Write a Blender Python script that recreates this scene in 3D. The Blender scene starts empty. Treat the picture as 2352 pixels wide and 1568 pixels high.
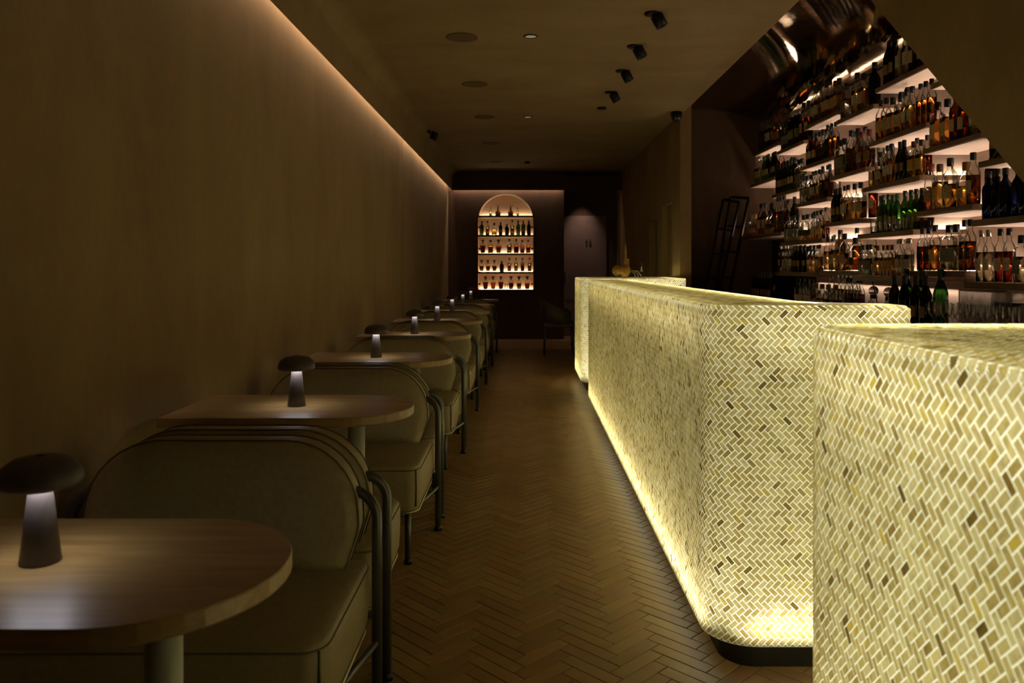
import bpy, bmesh, math, random
from mathutils import Vector, Matrix
PI = math.pi
random.seed(11)
scene = bpy.context.scene
COL = scene.collection

# ------------------------------------------------------------------ camera, world, exposure
W, H, FPX = 2352.0, 1568.0, 1800.0
VPX, VPY, CAMZ = 1206.0, 612.0, 1.25          # vanishing point of the room's long axis
cam = bpy.data.cameras.new('camera')
cam.sensor_width = 36.0
cam.lens = FPX / W * 36.0
cam.shift_x = -(VPX - W / 2) / W
cam.shift_y = (VPY - H / 2) / W
cam.clip_start = 0.05
cam.dof.use_dof = True
cam.dof.focus_distance = 3.6
cam.dof.aperture_fstop = 5.0
camo = bpy.data.objects.new('camera', cam)
camo.location = (0, 0, CAMZ)
camo.rotation_euler = (PI / 2, 0, 0)
COL.objects.link(camo)
scene.camera = camo
world = bpy.data.worlds.new('world')
scene.world = world
world.use_nodes = True
world.node_tree.nodes['Background'].inputs[0].default_value = (0.9, 0.75, 0.5, 1)
world.node_tree.nodes['Background'].inputs[1].default_value = 0.002
scene.view_settings.view_transform = 'Standard'
scene.view_settings.look = 'None'
scene.view_settings.gamma = 1.0
scene.view_settings.use_curve_mapping = False
scene.view_settings.exposure = 0.0
scene.cycles.use_denoising = True
scene.cycles.use_adaptive_sampling = True
scene.cycles.adaptive_threshold = 0.12
scene.cycles.adaptive_min_samples = 16
scene.cycles.max_bounces = 8
scene.cycles.diffuse_bounces = 3
scene.cycles.glossy_bounces = 4
scene.cycles.transmission_bounces = 8
scene.cycles.transparent_max_bounces = 12
scene.cycles.sample_clamp_indirect = 4.0
scene.cycles.caustics_refractive = True
scene.cycles.blur_glossy = 0.6

# light levels (W per m2 of emitter or W), gathered here
L_SHEET, L_BARSTRIP, L_BARTOP = 0.90, 50.0, 0.55
L_COVE, L_SHELF, L_NICHE, L_LAMP = 5.0, 60.0, 30.0, 24.0

def srgb(r, g, b):
    f = lambda c: (c / 255 / 12.92) if c / 255 <= 0.04045 else ((c / 255 + 0.055) / 1.055) ** 2.4
    return (f(r), f(g), f(b), 1.0)

LEDWARM = (1.0, 0.77, 0.60)
BARLIGHT = (0.95, 1.0, 0.79)
COVE = (1.0, 0.72, 0.57)
STRIP = (0.97, 1.0, 0.88)

def area(name, loc, rot, sx, sy, watts_m2, color, spread=PI):
    l = bpy.data.lights.new(name, 'AREA')
    l.shape = 'RECTANGLE'; l.size = sx; l.size_y = sy
    l.energy = watts_m2 * sx * sy * PI
    l.color = color; l.spread = spread
    o = bpy.data.objects.new(name, l)
    o.location = loc; o.rotation_euler = rot
    COL.objects.link(o)
    return o

# ------------------------------------------------------------------ materials
MATS = {}
def nmat(name):
    m = bpy.data.materials.new(name); m.use_nodes = True
    nt = m.node_tree; nt.nodes.clear()
    out = nt.nodes.new('ShaderNodeOutputMaterial')
    MATS[name] = m
    return m, nt, out
def N(nt, t, **kw):
    n = nt.nodes.new(t)
    for k, v in kw.items(): setattr(n, k, v)
    return n
def ramp(nt, stops):
    r = N(nt, 'ShaderNodeValToRGB')
    els = r.color_ramp.elements
    while len(els) < len(stops): els.new(0.5)
    for e, (p, c) in zip(els, stops): e.position = p; e.color = c
    return r
def coords(nt, scale=(1, 1, 1), kind='Object'):
    tc = N(nt, 'ShaderNodeTexCoord'); mp = N(nt, 'ShaderNodeMapping')
    mp.inputs['Scale'].default_value = scale
    nt.links.new(tc.outputs[kind], mp.inputs['Vector'])
    return mp.outputs['Vector']
def simple(name, col, rough=0.5, metal=0.0, spec=0.5, var=0.12, nscale=20.0, bump=0.0, stretch=(1, 1, 1), coat=0.0):
    m, nt, out = nmat(name)
    b = N(nt, 'ShaderNodeBsdfPrincipled')
    v = coords(nt, stretch)
    no = N(nt, 'ShaderNodeTexNoise'); no.inputs['Scale'].default_value = nscale; no.inputs['Detail'].default_value = 5
    nt.links.new(v, no.inputs['Vector'])
    c = col
    r = ramp(nt, [(0.3, tuple(x * (1 - var) for x in c[:3]) + (1,)), (0.7, tuple(min(1, x * (1 + var)) for x in c[:3]) + (1,))])
    nt.links.new(no.outputs['Fac'], r.inputs['Fac'])
    nt.links.new(r.outputs['Color'], b.inputs['Base Color'])
    b.inputs['Roughness'].default_value = rough
    b.inputs['Metallic'].default_value = metal
    b.inputs['Specular IOR Level'].default_value = spec
    b.inputs['Coat Weight'].default_value = coat
    if bump:
        bp = N(nt, 'ShaderNodeBump'); bp.inputs['Strength'].default_value = bump; bp.inputs['Distance'].default_value = 0.01
        nt.links.new(no.outputs['Fac'], bp.inputs['Height']); nt.links.new(bp.outputs['Normal'], b.inputs['Normal'])
    nt.links.new(b.outputs['BSDF'], out.inputs['Surface'])
    return m
def plaster(name, c1, c2, stretch, rough=0.85):
    m, nt, out = nmat(name)
    b = N(nt, 'ShaderNodeBsdfPrincipled'); b.inputs['Roughness'].default_value = rough
    b.inputs['Specular IOR Level'].default_value = 0.2
    v = coords(nt, stretch)
    n1 = N(nt, 'ShaderNodeTexNoise'); n1.inputs['Scale'].default_value = 2.2; n1.inputs['Detail'].default_value = 7; n1.inputs['Roughness'].default_value = 0.62
    n1.inputs['Distortion'].default_value = 0.5
    nt.links.new(v, n1.inputs['Vector'])
    n2 = N(nt, 'ShaderNodeTexNoise'); n2.inputs['Scale'].default_value = 45; n2.inputs['Detail'].default_value = 4
    nt.links.new(v, n2.inputs['Vector'])
    r = ramp(nt, [(0.28, c1), (0.72, c2)])
    nt.links.new(n1.outputs['Fac'], r.inputs['Fac'])
    mx = N(nt, 'ShaderNodeMixRGB', blend_type='MULTIPLY'); mx.inputs['Fac'].default_value = 0.25
    nt.links.new(r.outputs['Color'], mx.inputs['Color1']); nt.links.new(n2.outputs['Color'], mx.inputs['Color2'])
    nt.links.new(mx.outputs['Color'], b.inputs['Base Color'])
    ad = N(nt, 'ShaderNodeMath', operation='ADD')
    nt.links.new(n1.outputs['Fac'], ad.inputs[0]); nt.links.new(n2.outputs['Fac'], ad.inputs[1])
    bp = N(nt, 'ShaderNodeBump'); bp.inputs['Strength'].default_value = 0.12; bp.inputs['Distance'].default_value = 0.006
    nt.links.new(ad.outputs[0], bp.inputs['Height']); nt.links.new(bp.outputs['Normal'], b.inputs['Normal'])
    nt.links.new(b.outputs['BSDF'], out.inputs['Surface'])
    return m
def emit(name, col, strength):
    m, nt, out = nmat(name)
    e = N(nt, 'ShaderNodeEmission'); e.inputs['Color'].default_value = tuple(col[:3]) + (1,); e.inputs['Strength'].default_value = strength
    nt.links.new(e.outputs['Emission'], out.inputs['Surface'])
    return m
def wood(name, c1, c2, axis_scale, rough, coat=0.0):
    m, nt, out = nmat(name)
    b = N(nt, 'ShaderNodeBsdfPrincipled'); b.inputs['Roughness'].default_value = rough
    b.inputs['Coat Weight'].default_value = coat; b.inputs['Coat Roughness'].default_value = 0.25
    v = coords(nt, axis_scale)
    n1 = N(nt, 'ShaderNodeTexNoise'); n1.inputs['Scale'].default_value = 3.0; n1.inputs['Detail'].default_value = 8; n1.inputs['Distortion'].default_value = 0.8
    nt.links.new(v, n1.inputs['Vector'])
    r = ramp(nt, [(0.3, c1), (0.7, c2)])
    nt.links.new(n1.outputs['Fac'], r.inputs['Fac']); nt.links.new(r.outputs['Color'], b.inputs['Base Color'])
    bp = N(nt, 'ShaderNodeBump'); bp.inputs['Strength'].default_value = 0.08; bp.inputs['Distance'].default_value = 0.002
    nt.links.new(n1.outputs['Fac'], bp.inputs['Height']); nt.links.new(bp.outputs['Normal'], b.inputs['Normal'])
    nt.links.new(b.outputs['BSDF'], out.inputs['Surface'])
    return m
def stone(name, tile=True):
    m, nt, out = nmat(name)
    tr = N(nt, 'ShaderNodeBsdfTranslucent'); df = N(nt, 'ShaderNodeBsdfDiffuse')
    gl = N(nt, 'ShaderNodeBsdfGlossy'); gl.inputs['Roughness'].default_value = 0.25
    m1 = N(nt, 'ShaderNodeMixShader'); m1.inputs[0].default_value = 0.3
    m2 = N(nt, 'ShaderNodeMixShader')
    if tile:
        geo = N(nt, 'ShaderNodeNewGeometry')
        oi = N(nt, 'ShaderNodeObjectInfo')
        ad = N(nt, 'ShaderNodeMath', operation='ADD')
        fr = N(nt, 'ShaderNodeMath', operation='FRACT')
        nt.links.new(geo.outputs['Random Per Island'], ad.inputs[0]); nt.links.new(oi.outputs['Random'], ad.inputs[1])
        nt.links.new(ad.outputs[0], fr.inputs[0])
        v = coords(nt, (1, 1, 1))
        n1 = N(nt, 'ShaderNodeTexNoise'); n1.inputs['Scale'].default_value = 42; n1.inputs['Detail'].default_value = 4; n1.inputs['Distortion'].default_value = 1.0
        nt.links.new(v, n1.inputs['Vector'])
        n0 = N(nt, 'ShaderNodeTexNoise'); n0.inputs['Scale'].default_value = 2.5; n0.inputs['Detail'].default_value = 3
        nt.links.new(v, n0.inputs['Vector'])
        r = ramp(nt, [(0.0, srgb(104, 84, 36)), (0.035, srgb(140, 116, 60)), (0.08, srgb(168, 147, 88)), (0.45, srgb(186, 167, 108)), (0.86, srgb(206, 192, 144)), (1.0, srgb(190, 166, 78))])
        nt.links.new(fr.outputs[0], r.inputs['Fac'])
        r2 = ramp(nt, [(0.32, (0.68, 0.64, 0.58, 1)), (0.56, (1, 1, 1, 1))])
        nt.links.new(n1.outputs['Fac'], r2.inputs['Fac'])
        r3 = ramp(nt, [(0.35, (0.85, 0.82, 0.75, 1)), (0.65, (1, 1, 1, 1))])
        nt.links.new(n0.outputs['Fac'], r3.inputs['Fac'])
        mm = N(nt, 'ShaderNodeMixRGB', blend_type='MULTIPLY'); mm.inputs['Fac'].default_value = 0.9
        nt.links.new(r.outputs['Color'], mm.inputs['Color1']); nt.links.new(r2.outputs['Color'], mm.inputs['Color2'])
        mm2 = N(nt, 'ShaderNodeMixRGB', blend_type='MULTIPLY'); mm2.inputs['Fac'].default_value = 1.0
        nt.links.new(mm.outputs['Color'], mm2.inputs['Color1']); nt.links.new(r3.outputs['Color'], mm2.inputs['Color2'])
        for s in (tr, df): nt.links.new(mm2.outputs['Color'], s.inputs['Color'])
    else:
        for s in (tr, df): s.inputs['Color'].default_value = srgb(255, 250, 228)
    nt.links.new(tr.outputs[0], m1.inputs[1]); nt.links.new(df.outputs[0], m1.inputs[2])
    m2.inputs[0].default_value = 0.05
    nt.links.new(m1.outputs[0], m2.inputs[1]); nt.links.new(gl.outputs[0], m2.inputs[2])
    nt.links.new(m2.outputs[0] if tile else m1.outputs[0], out.inputs['Surface'])
    return m
def thinglass(name, tint):
    m, nt, out = nmat(name)
    tp = N(nt, 'ShaderNodeBsdfTransparent'); tp.inputs['Color'].default_value = tuple(tint) + (1,)
    gl = N(nt, 'ShaderNodeBsdfGlossy'); gl.inputs['Roughness'].default_value = 0.03
    lw = N(nt, 'ShaderNodeLayerWeight'); lw.inputs['Blend'].default_value = 0.28
    mu = N(nt, 'ShaderNodeMath', operation='MULTIPLY'); mu.inputs[1].default_value = 0.8
    nt.links.new(lw.outputs['Fresnel'], mu.inputs[0])
    mx = N(nt, 'ShaderNodeMixShader')
    nt.links.new(mu.outputs[0], mx.inputs[0]); nt.links.new(tp.outputs[0], mx.inputs[1]); nt.links.new(gl.outputs[0], mx.inputs[2])
    nt.links.new(mx.outputs[0], out.inputs['Surface'])
    return m
def liquid(name, col):
    m, nt, out = nmat(name)
    g = N(nt, 'ShaderNodeBsdfGlass'); g.inputs['Color'].default_value = tuple(col) + (1,)
    g.inputs['IOR'].default_value = 1.33; g.inputs['Roughness'].default_value = 0.02
    nt.links.new(g.outputs[0], out.inputs['Surface'])
    return m
def paper(name, base, ink):
    m, nt, out = nmat(name)
    b = N(nt, 'ShaderNodeBsdfPrincipled'); b.inputs['Roughness'].default_value = 0.7
    v = coords(nt, (60, 60, 210))
    n1 = N(nt, 'ShaderNodeTexNoise'); n1.inputs['Scale'].default_value = 1.0; n1.inputs['Detail'].default_value = 1
    nt.links.new(v, n1.inputs['Vector'])
    r = ramp(nt, [(0.60, base), (0.66, ink)])
    nt.links.new(n1.outputs['Fac'], r.inputs['Fac']); nt.links.new(r.outputs['Color'], b.inputs['Base Color'])
    nt.links.new(b.outputs[0], out.inputs['Surface'])
    return m

M_WALL = plaster('wall_plaster', srgb(142, 119, 80), srgb(168, 143, 100), (0.9, 0.9, 0.38))
M_CEIL = plaster('ceiling_plaster', srgb(153, 129, 89), srgb(175, 151, 108), (0.5, 0.9, 0.9))
M_DARKWALL = plaster('dark_plaster', srgb(78, 60, 44), srgb(98, 76, 56), (0.8, 0.8, 0.4))
M_DOOR = plaster('door_paint', srgb(120, 98, 88), srgb(134, 110, 98), (0.8, 0.8, 0.8), 0.6)
M_BACKWALL = plaster('backbar_plaster', srgb(206, 182, 162), srgb(222, 200, 182), (0.5, 0.5, 0.5), 0.7)
M_NICHE = plaster('niche_plaster', srgb(212, 182, 148), srgb(232, 204, 172), (1.4, 1.4, 1.4), 0.7)
M_GROUT = stone('bar_grout', False)
M_TILE = stone('bar_stone_tile', True)
M_KICK = simple('kick_black', srgb(16, 14, 12), 0.45, var=0.05)
M_CORE = simple('bar_core_white', srgb(235, 228, 205), 0.8, var=0.02)
M_FLOORBASE = simple('floor_joint', srgb(52, 38, 22), 0.8, var=0.1)
M_LEATHER = simple('olive_leather', srgb(142, 128, 90), 0.52, var=0.10, nscale=60, bump=0.15, spec=0.4)
M_PIPING = simple('leather_piping', srgb(92, 80, 50), 0.55, var=0.1, nscale=60)
M_FRAME = simple('dark_metal_tube', srgb(84, 84, 76), 0.36, metal=0.6, var=0.05)
M_TRIM = simple('brushed_trim', srgb(170, 160, 130), 0.35, metal=0.8, var=0.05)
M_POST = simple('grey_post', srgb(168, 168, 148), 0.4, metal=0.15, var=0.04)
M_OAK = wood('table_oak', srgb(132, 105, 60), srgb(160, 131, 80), (1.2, 14, 14), 0.40, 0.06)
M_LAMP = simple('lamp_dark', srgb(84, 76, 72), 0.5, metal=0.3, var=0.05)
M_LED = emit('lamp_led', (0.93, 0.90, 1.0), L_LAMP)
M_SHELF = wood('shelf_walnut', srgb(108, 82, 58), srgb(134, 104, 76), (12, 1.5, 12), 0.5)
M_SOFFIT = simple('soffit_and_reflector', srgb(206, 184, 166), 0.7, var=0.06, nscale=8)
M_LEDSHELF = emit('shelf_led', LEDWARM, L_SHELF)
M_LEDTOP = emit('top_shelf_led', LEDWARM, L_SHELF * .1)
M_LEDNICHE = emit('niche_led', (1.0, 0.74, 0.52), L_NICHE)
M_BLACK = simple('black_metal', srgb(18, 17, 16), 0.4, metal=0.4, var=0.05)
M_BRASS = simple('brass', srgb(216, 176, 90), 0.42, metal=0.3, var=0.12, nscale=40)
M_CHROME = simple('chrome', srgb(200, 195, 180), 0.15, metal=1.0, var=0.03)
M_MIRROR = simple('bronze_mirror', srgb(190, 165, 130), 0.06, metal=1.0, var=0.10, nscale=3, bump=0.10)
M_SPEAKER = simple('speaker_grille', srgb(104, 80, 48), 0.8, var=0.1, nscale=120)
M_DOWN = emit('downlight_glow', (1.0, 0.85, 0.6), 0.20)
M_WHITEP = simple('white_plastic', srgb(190, 180, 150), 0.5, var=0.03)
M_DARKCHAIR = simple('dark_upholstery', srgb(72, 60, 48), 0.6, var=0.1, nscale=80)
M_CABINET = wood('cabinet_dark', srgb(34, 28, 22), srgb(44, 36, 28), (1, 1, 8), 0.5)
M_ACRYLIC = thinglass('acrylic', (0.93, 0.93, 0.93))
M_SPHERE = liquid('ball_stopper_glass', (0.75, 0.70, 0.66))
M_COPPER = simple('copper', srgb(140, 84, 52), 0.35, metal=0.9, var=0.1)

GL = {'clear': thinglass('glass_clear', (0.93, 0.94, 0.92)), 'green': thinglass('glass_green', (0.13, 0.28, 0.09)),
      'dark': thinglass('glass_dark', (0.06, 0.045, 0.03)), 'blue': thinglass('glass_blue', (0.035, 0.05, 0.15)), 'brown': thinglass('glass_brown', (0.30, 0.14, 0.05))}
LQ = {'amber': liquid('whisky_amber', (0.86, 0.57, 0.22)), 'gold': liquid('whisky_gold', (0.95, 0.76, 0.38)), 'copper': liquid('whisky_copper', (0.74, 0.38, 0.15)),
      'rum': liquid('rum_dark', (0.42, 0.14, 0.05)), 'pale': liquid('spirit_pale', (0.95, 0.93, 0.80)), 'red': liquid('liqueur_red', (0.52, 0.17, 0.09)), 'green': liquid('liqueur_green', (0.58, 0.62, 0.36))}
CP = {'black': simple('cap_black', srgb(22, 20, 20), 0.4, var=0.05), 'red': simple('cap_red', srgb(120, 40, 30), 0.5, var=0.1), 'silver': simple('cap_silver', srgb(180, 175, 165), 0.3, metal=0.9, var=0.05),
      'brown': simple('cap_brown', srgb(92, 60, 36), 0.6, var=0.15), 'gold': simple('cap_gold', srgb(190, 150, 70), 0.3, metal=0.9, var=0.05), 'green': simple('cap_green', srgb(24, 60, 34), 0.45, var=0.05), 'cork': simple('cap_cork', srgb(170, 130, 84), 0.8, var=0.2)}
LB = {'cream': paper('label_cream', srgb(196, 180, 142), srgb(80, 62, 40)), 'white': paper('label_white', srgb(206, 200, 186), srgb(60, 56, 54)), 'black': paper('label_black', srgb(26, 24, 24), srgb(150, 128, 80)),
      'yellow': paper('label_yellow', srgb(196, 160, 76), srgb(90, 50, 24)), 'green': paper('label_green', srgb(120, 130, 84), srgb(40, 50, 26)), 'grey': paper('label_grey', srgb(120, 122, 120), srgb(50, 50, 54)), 'tan': paper('label_tan', srgb(150, 120, 80), srgb(60, 40, 24))}

# ------------------------------------------------------------------ mesh helpers
def link(o, parent=None):
    COL.objects.link(o)
    if parent is not None: o.parent = parent
    return o
def mesh(name, verts, faces, smooth=False):
    me = bpy.data.meshes.new(name)
    me.from_pydata(verts, [], faces)
    me.update()
    if smooth:
        me.polygons.foreach_set('use_smooth', [True] * len(me.polygons))
    return me
def fixn(me):
    bm = bmesh.new(); bm.from_mesh(me); bmesh.ops.recalc_face_normals(bm, faces=bm.faces); bm.to_mesh(me); bm.free()
def obj(name, verts, faces, mat, parent=None, smooth=False, recalc=True):
    me = mesh(name, verts, faces, smooth)
    if recalc: fixn(me)
    me.materials.append(mat)
    o = bpy.data.objects.new(name, me)
    return link(o, parent)
def tag(o, label=None, cat=None, group=None, kind=None):
    if label: o['label'] = label
    if cat: o['category'] = cat
    if group: o['group'] = group
    if kind: o['kind'] = kind
    return o
def empty(name, loc=(0, 0, 0), rz=0.0, label=None, cat=None, group=None):
    o = bpy.data.objects.new(name, None)
    o.empty_display_size = 0.05
    o.location = loc; o.rotation_euler = (0, 0, rz)
    link(o)
    return tag(o, label, cat, group)
def struct(o, label):
    return tag(o, label, None, None, 'structure')
def copytree(o, parent=None):
    c = o.copy(); COL.objects.link(c)
    if parent is not None: c.parent = parent
    for ch in o.children: copytree(ch, c)
    return c
class MB:
    def __init__(s): s.v = []; s.f = []
    def add(s, vf, M=None):
        b = len(s.v); vs, fs = vf
        s.v += [tuple(M @ Vector(p)) for p in vs] if M is not None else list(vs)
        s.f += [tuple(i + b for i in f) for f in fs]
        return s
    def build(s, name, mat, parent=None, smooth=False): return obj(name, s.v, s.f, mat, parent, smooth)
def box(x0, x1, y0, y1, z0, z1):
    v = [(x0, y0, z0), (x1, y0, z0), (x1, y1, z0), (x0, y1, z0), (x0, y0, z1), (x1, y0, z1), (x1, y1, z1), (x0, y1, z1)]
    return v, [(0, 3, 2, 1), (4, 5, 6, 7), (0, 1, 5, 4), (1, 2, 6, 5), (2, 3, 7, 6), (3, 0, 4, 7)]
def rbox(x0, x1, y0, y1, z0, z1, r=0.01, seg=2):
    bm = bmesh.new()
    bmesh.ops.create_cube(bm, size=1.0)
    for v in bm.verts:
        v.co = Vector((x0 + (v.co.x + .5) * (x1 - x0), y0 + (v.co.y + .5) * (y1 - y0), z0 + (v.co.z + .5) * (z1 - z0)))
    bmesh.ops.bevel(bm, geom=bm.edges[:], offset=r, segments=seg, affect='EDGES', profile=0.5)
    bm.verts.index_update()
    out = [tuple(v.co) for v in bm.verts], [tuple(v.index for v in f.verts) for f in bm.faces]
    bm.free()
    return out
def lathe(prof, seg=20, sec=None):
    """prof: (r, z); sec(a)->(cx, cy) unit cross-section"""
    sec = sec or (lambda a: (math.cos(a), math.sin(a)))
    v, f, rings = [], [], []
    for r, z in prof:
        if r < 1e-6:
            rings.append([len(v)]); v.append((0, 0, z))
        else:
            k = len(v); rings.append(list(range(k, k + seg)))
            for i in range(seg):
                c = sec(2 * PI * i / seg); v.append((r * c[0], r * c[1], z))
    for a, b in zip(rings[:-1], rings[1:]):
        for i in range(seg):
            j = (i + 1) % seg
            if len(a) == 1 and len(b) == 1: continue
            if len(a) == 1: f.append((a[0], b[j], b[i]))
            elif len(b) == 1: f.append((a[i], a[j], b[0]))
            else: f.append((a[i], a[j], b[j], b[i]))
    return v, f
def tube(path, r, seg=8, caps=True, closed=False):
    P = [Vector(p) for p in path]; n = len(P)
    v, f = [], []
    up = None
    for i in range(n):
        if closed: t = (P[(i + 1) % n] - P[i - 1])
        else: t = P[min(i + 1, n - 1)] - P[max(i - 1, 0)]
        t.normalize()
        if up is None:
            up = Vector((0, 0, 1)) if abs(t.z) < 0.9 else Vector((0, 1, 0))
        a = (up - t * up.dot(t)).normalized(); b = t.cross(a); up = a
        rr = r[i] if isinstance(r, (list, tuple)) else r
        for k in range(seg):
            q = P[i] + (a * math.cos(2 * PI * k / seg) + b * math.sin(2 * PI * k / seg)) * rr
            v.append(tuple(q))
    for i in range(n if closed else n - 1):
        j = (i + 1) % n
        for k in range(seg):
            l = (k + 1) % seg
            f.append((i * seg + k, i * seg + l, j * seg + l, j * seg + k))
    if caps and not closed:
        f.append(tuple(range(seg))); f.append(tuple((n - 1) * seg + k for k in range(seg)))
    return v, f
def fillet(pts, rads, seg=8):
    """polyline with rounded corners (2D or 3D)"""
    out = [Vector(pts[0])]
    for i in range(1, len(pts) - 1):
        a, b, c = Vector(pts[i - 1]), Vector(pts[i]), Vector(pts[i + 1])
        r = rads[i - 1] if isinstance(rads, (list, tuple)) else rads
        u = (a - b).normalized(); w = (c - b).normalized()
        ang = u.angle(w); t = r / math.tan(ang / 2)
        p0, p1 = b + u * t, b + w * t
        cen = b + (u + w).normalized() * (r / math.sin(ang / 2))
        for k in range(seg + 1):
            s = k / seg
            d0 = p0 - cen; d1 = p1 - cen; th = PI - ang
            q = cen + (d0 * math.sin((1 - s) * th) + d1 * math.sin(s * th)) / math.sin(th)
            out.append(q)
    out.append(Vector(pts[-1]))
    return out
def prism(poly, axis, a0, a1):
    """extrude a 2D polygon along axis ('x','y','z')"""
    put = {'x': lambda p, a: (a, p[0], p[1]), 'y': lambda p, a: (p[0], a, p[1]), 'z': lambda p, a: (p[0], p[1], a)}[axis]
    n = len(poly)
    v = [put(p, a0) for p in poly] + [put(p, a1) for p in poly]
    f = [tuple(range(n)), tuple(range(2 * n - 1, n - 1, -1))] + [(i, (i + 1) % n, n + (i + 1) % n, n + i) for i in range(n)]
    return v, f
def px(x, y, d):
    """photo pixel + depth -> room point (measuring aid while laying out)"""
    return ((x - VPX) * d / FPX, d, CAMZ + (VPY - y) * d / FPX)
def toscreen(p):
    return VPX + FPX * p[0] / p[1], VPY - FPX * (p[2] - CAMZ) / p[1]
ORD = ['first', 'second', 'third', 'fourth', 'fifth', 'sixth', 'seventh', 'eighth', 'ninth', 'tenth', 'eleventh', 'twelfth', 'thirteenth', 'fourteenth', 'fifteenth', 'sixteenth', 'seventeenth', 'eighteenth', 'nineteenth', 'twentieth']

# ------------------------------------------------------------------ room constants
XL, XR, XB = -1.32, 1.65, 2.85           # left wall, right wall / ceiling edge, back-bar wall
YF, YD, YBACK, YEND = 13.5, 14.1, -2.4, 9.0
ZC, ZP = 2.88, 2.555                     # ceiling, underside of the pelmet

# ------------------------------------------------------------------ structure
struct(obj('wall_left', *prism([(XL - .1, YBACK), (XL, YBACK), (XL, 8.42), (XL - .018, 8.42), (XL - .018, 8.47), (XL - .004, 8.47), (XL - .004, YD), (XL - .1, YD)], 'z', 0, 3.1), M_WALL), 'tall brown plaster wall beside the row of tables')
# ceiling with its hanging pelmet along the left wall, one profile drawn along the room
prof = [(-1.25, ZP), (-1.236, ZP)]
prof += [(p.x, p.y) for p in fillet([(-1.236, ZP), (-1.236, ZC), (-0.9, ZC)], 0.13, 8)][1:]
prof += [(XR, ZC), (XR, 3.05), (-1.25, 3.05)]
co = obj('ceiling', *prism(prof, 'y', YBACK, YD), M_CEIL)
struct(co, 'brown plaster ceiling with rounded pelmet edge')
# small lintel closing the cove slot above
struct(obj('trim_1', *box(XL - .05, -1.25, YBACK, YD, 2.84, 3.0), M_CEIL), 'closed top of the wall light slot')
# far wall with arched opening
nx0, nx1, nzb = -0.8175, 0.15, 0.852
ncx, nr = (nx0 + nx1) / 2, (nx1 - nx0) / 2
nzs = 2.51 - nr
fx0, fx1, fz = XL, 0.67, 3.0
NA = 28
arc = [(ncx + nr * math.cos(PI - PI * i / NA), nzs + nr * math.sin(PI - PI * i / NA)) for i in range(NA + 1)]
v, f = [], []
def q4(*ps):
    b = len(v); v.extend([(p[0], YF, p[1]) for p in ps]); f.append(tuple(range(b, b + len(ps))))
q4((fx0, 0), (fx1, 0), (fx1, nzb), (fx0, nzb))
q4((fx0, nzb), (nx0, nzb), (nx0, nzs), (fx0, nzs))
q4((nx1, nzb), (fx1, nzb), (fx1, nzs), (nx1, nzs))
q4((fx0, nzs), (nx0, nzs), (nx0, fz), (fx0, fz))
q4((nx1, nzs), (fx1, nzs), (fx1, fz), (nx1, fz))
for i in range(NA):
    q4(arc[i], arc[i + 1], (arc[i + 1][0], fz), (arc[i][0], fz))
b = len(v)   # return of the wall beside the door
v += [(fx1, YF, 0), (fx1, YD, 0), (fx1, YD, fz), (fx1, YF, fz)]; f.append((b, b + 1, b + 2, b + 3))
struct(obj('wall_far', v, f, M_DARKWALL), 'dark brown end wall around the arched bottle niche')
# far pelmet with rounded bottom
pp = [(YF - .16, ZP), (YF - .10, ZP), (YF - .10, ZC + .05), (YF - .16, ZC + .05)]
struct(obj('trim_2', *prism(pp, 'x', -1.24, XR), M_DARKWALL), 'dark pelmet over the end wall')
struct(obj('wall_door', *box(fx1 - .02, XR + .1, YD, YD + .1, 0, 3.0), M_DARKWALL), 'dark recessed wall around the washroom door')
# right wall of the corridor with two doorways
RWT = 0.12
def rw(y0, y1, z0, z1): return box(XR, XR + RWT, y0, y1, z0, z1)
mb = MB()
for seg_ in [(8.34, 8.78, 0, 3.0), (8.78, 9.45, 1.98, 3.0), (9.45, 9.82, 0, 3.0), (9.82, 10.42, 1.84, 3.0), (10.42, YD, 0, 3.0)]:
    mb.add(rw(*seg_))
struct(mb.build('wall_right', M_WALL), 'brown plaster wall with two doorways beyond the bar')
# doors in those doorways
d1 = struct(obj('door_2', *box(XR + .07, XR + .11, 8.79, 9.44, 0, 1.97), M_WALL), 'brown flush door nearest the bar')
obj('door_handle', *rbox(XR + .04, XR + .065, 8.86, 8.885, 0.70, 1.10, .004), M_BLACK, d1)
d2 = struct(obj('door_3', *box(XR + .09, XR + .115, 9.83, 10.41, 0, 1.83), M_KICK), 'black door further along the corridor wall')
obj('door_handle', *rbox(XR + .06, XR + .085, 9.90, 9.92, 0.9, 1.1, .004), M_FRAME, d2)
# bar end wall, back-bar wall, vault
struct(obj('wall_bar_end', *box(XR + RWT - .02, XB + .2, YEND, YEND + .1, 0, 3.9), M_DARKWALL), 'dark end wall of the bar behind the ladder')
struct(obj('wall_backbar', *box(XB, XB + .1, 0, YEND + .05, 0, 2.83), M_BACKWALL), 'pale plaster wall behind the bottle shelves')
struct(obj('wall_back', *box(XL - .1, XB + .1, YBACK - .1, YBACK, 0, 4), M_WALL), 'brown wall behind the viewpoint')
struct(obj('wall_backbar_low', *box(XB - .012, XB - .002, 7.68, YEND, .86, 1.545), M_CABINET), 'dark panel under the far bottle shelf')
vcx, vcz, vr = 1.95, 1.06, 2.0
vz = 3.03
NV = 40
v, f = [], []
for i in range(NV + 1):
    x = XR + (XB - XR) * i / NV
    z = vcz + math.sqrt(vr * vr - (x - vcx) ** 2)
    v += [(x, 0.0, z), (x, YEND + .05, z)]
for i in range(NV): f.append((2 * i, 2 * i + 1, 2 * i + 3, 2 * i + 2))
vault = obj('ceiling_vault', v, f, M_MIRROR, None, True)
struct(vault, 'polished bronze barrel vault over the bottle shelves')
struct(obj('trim_3', *box(XR, XR + .03, 0, YEND, ZC - .0, vz + .04), M_CEIL), 'edge of the ceiling above the bar')
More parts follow.
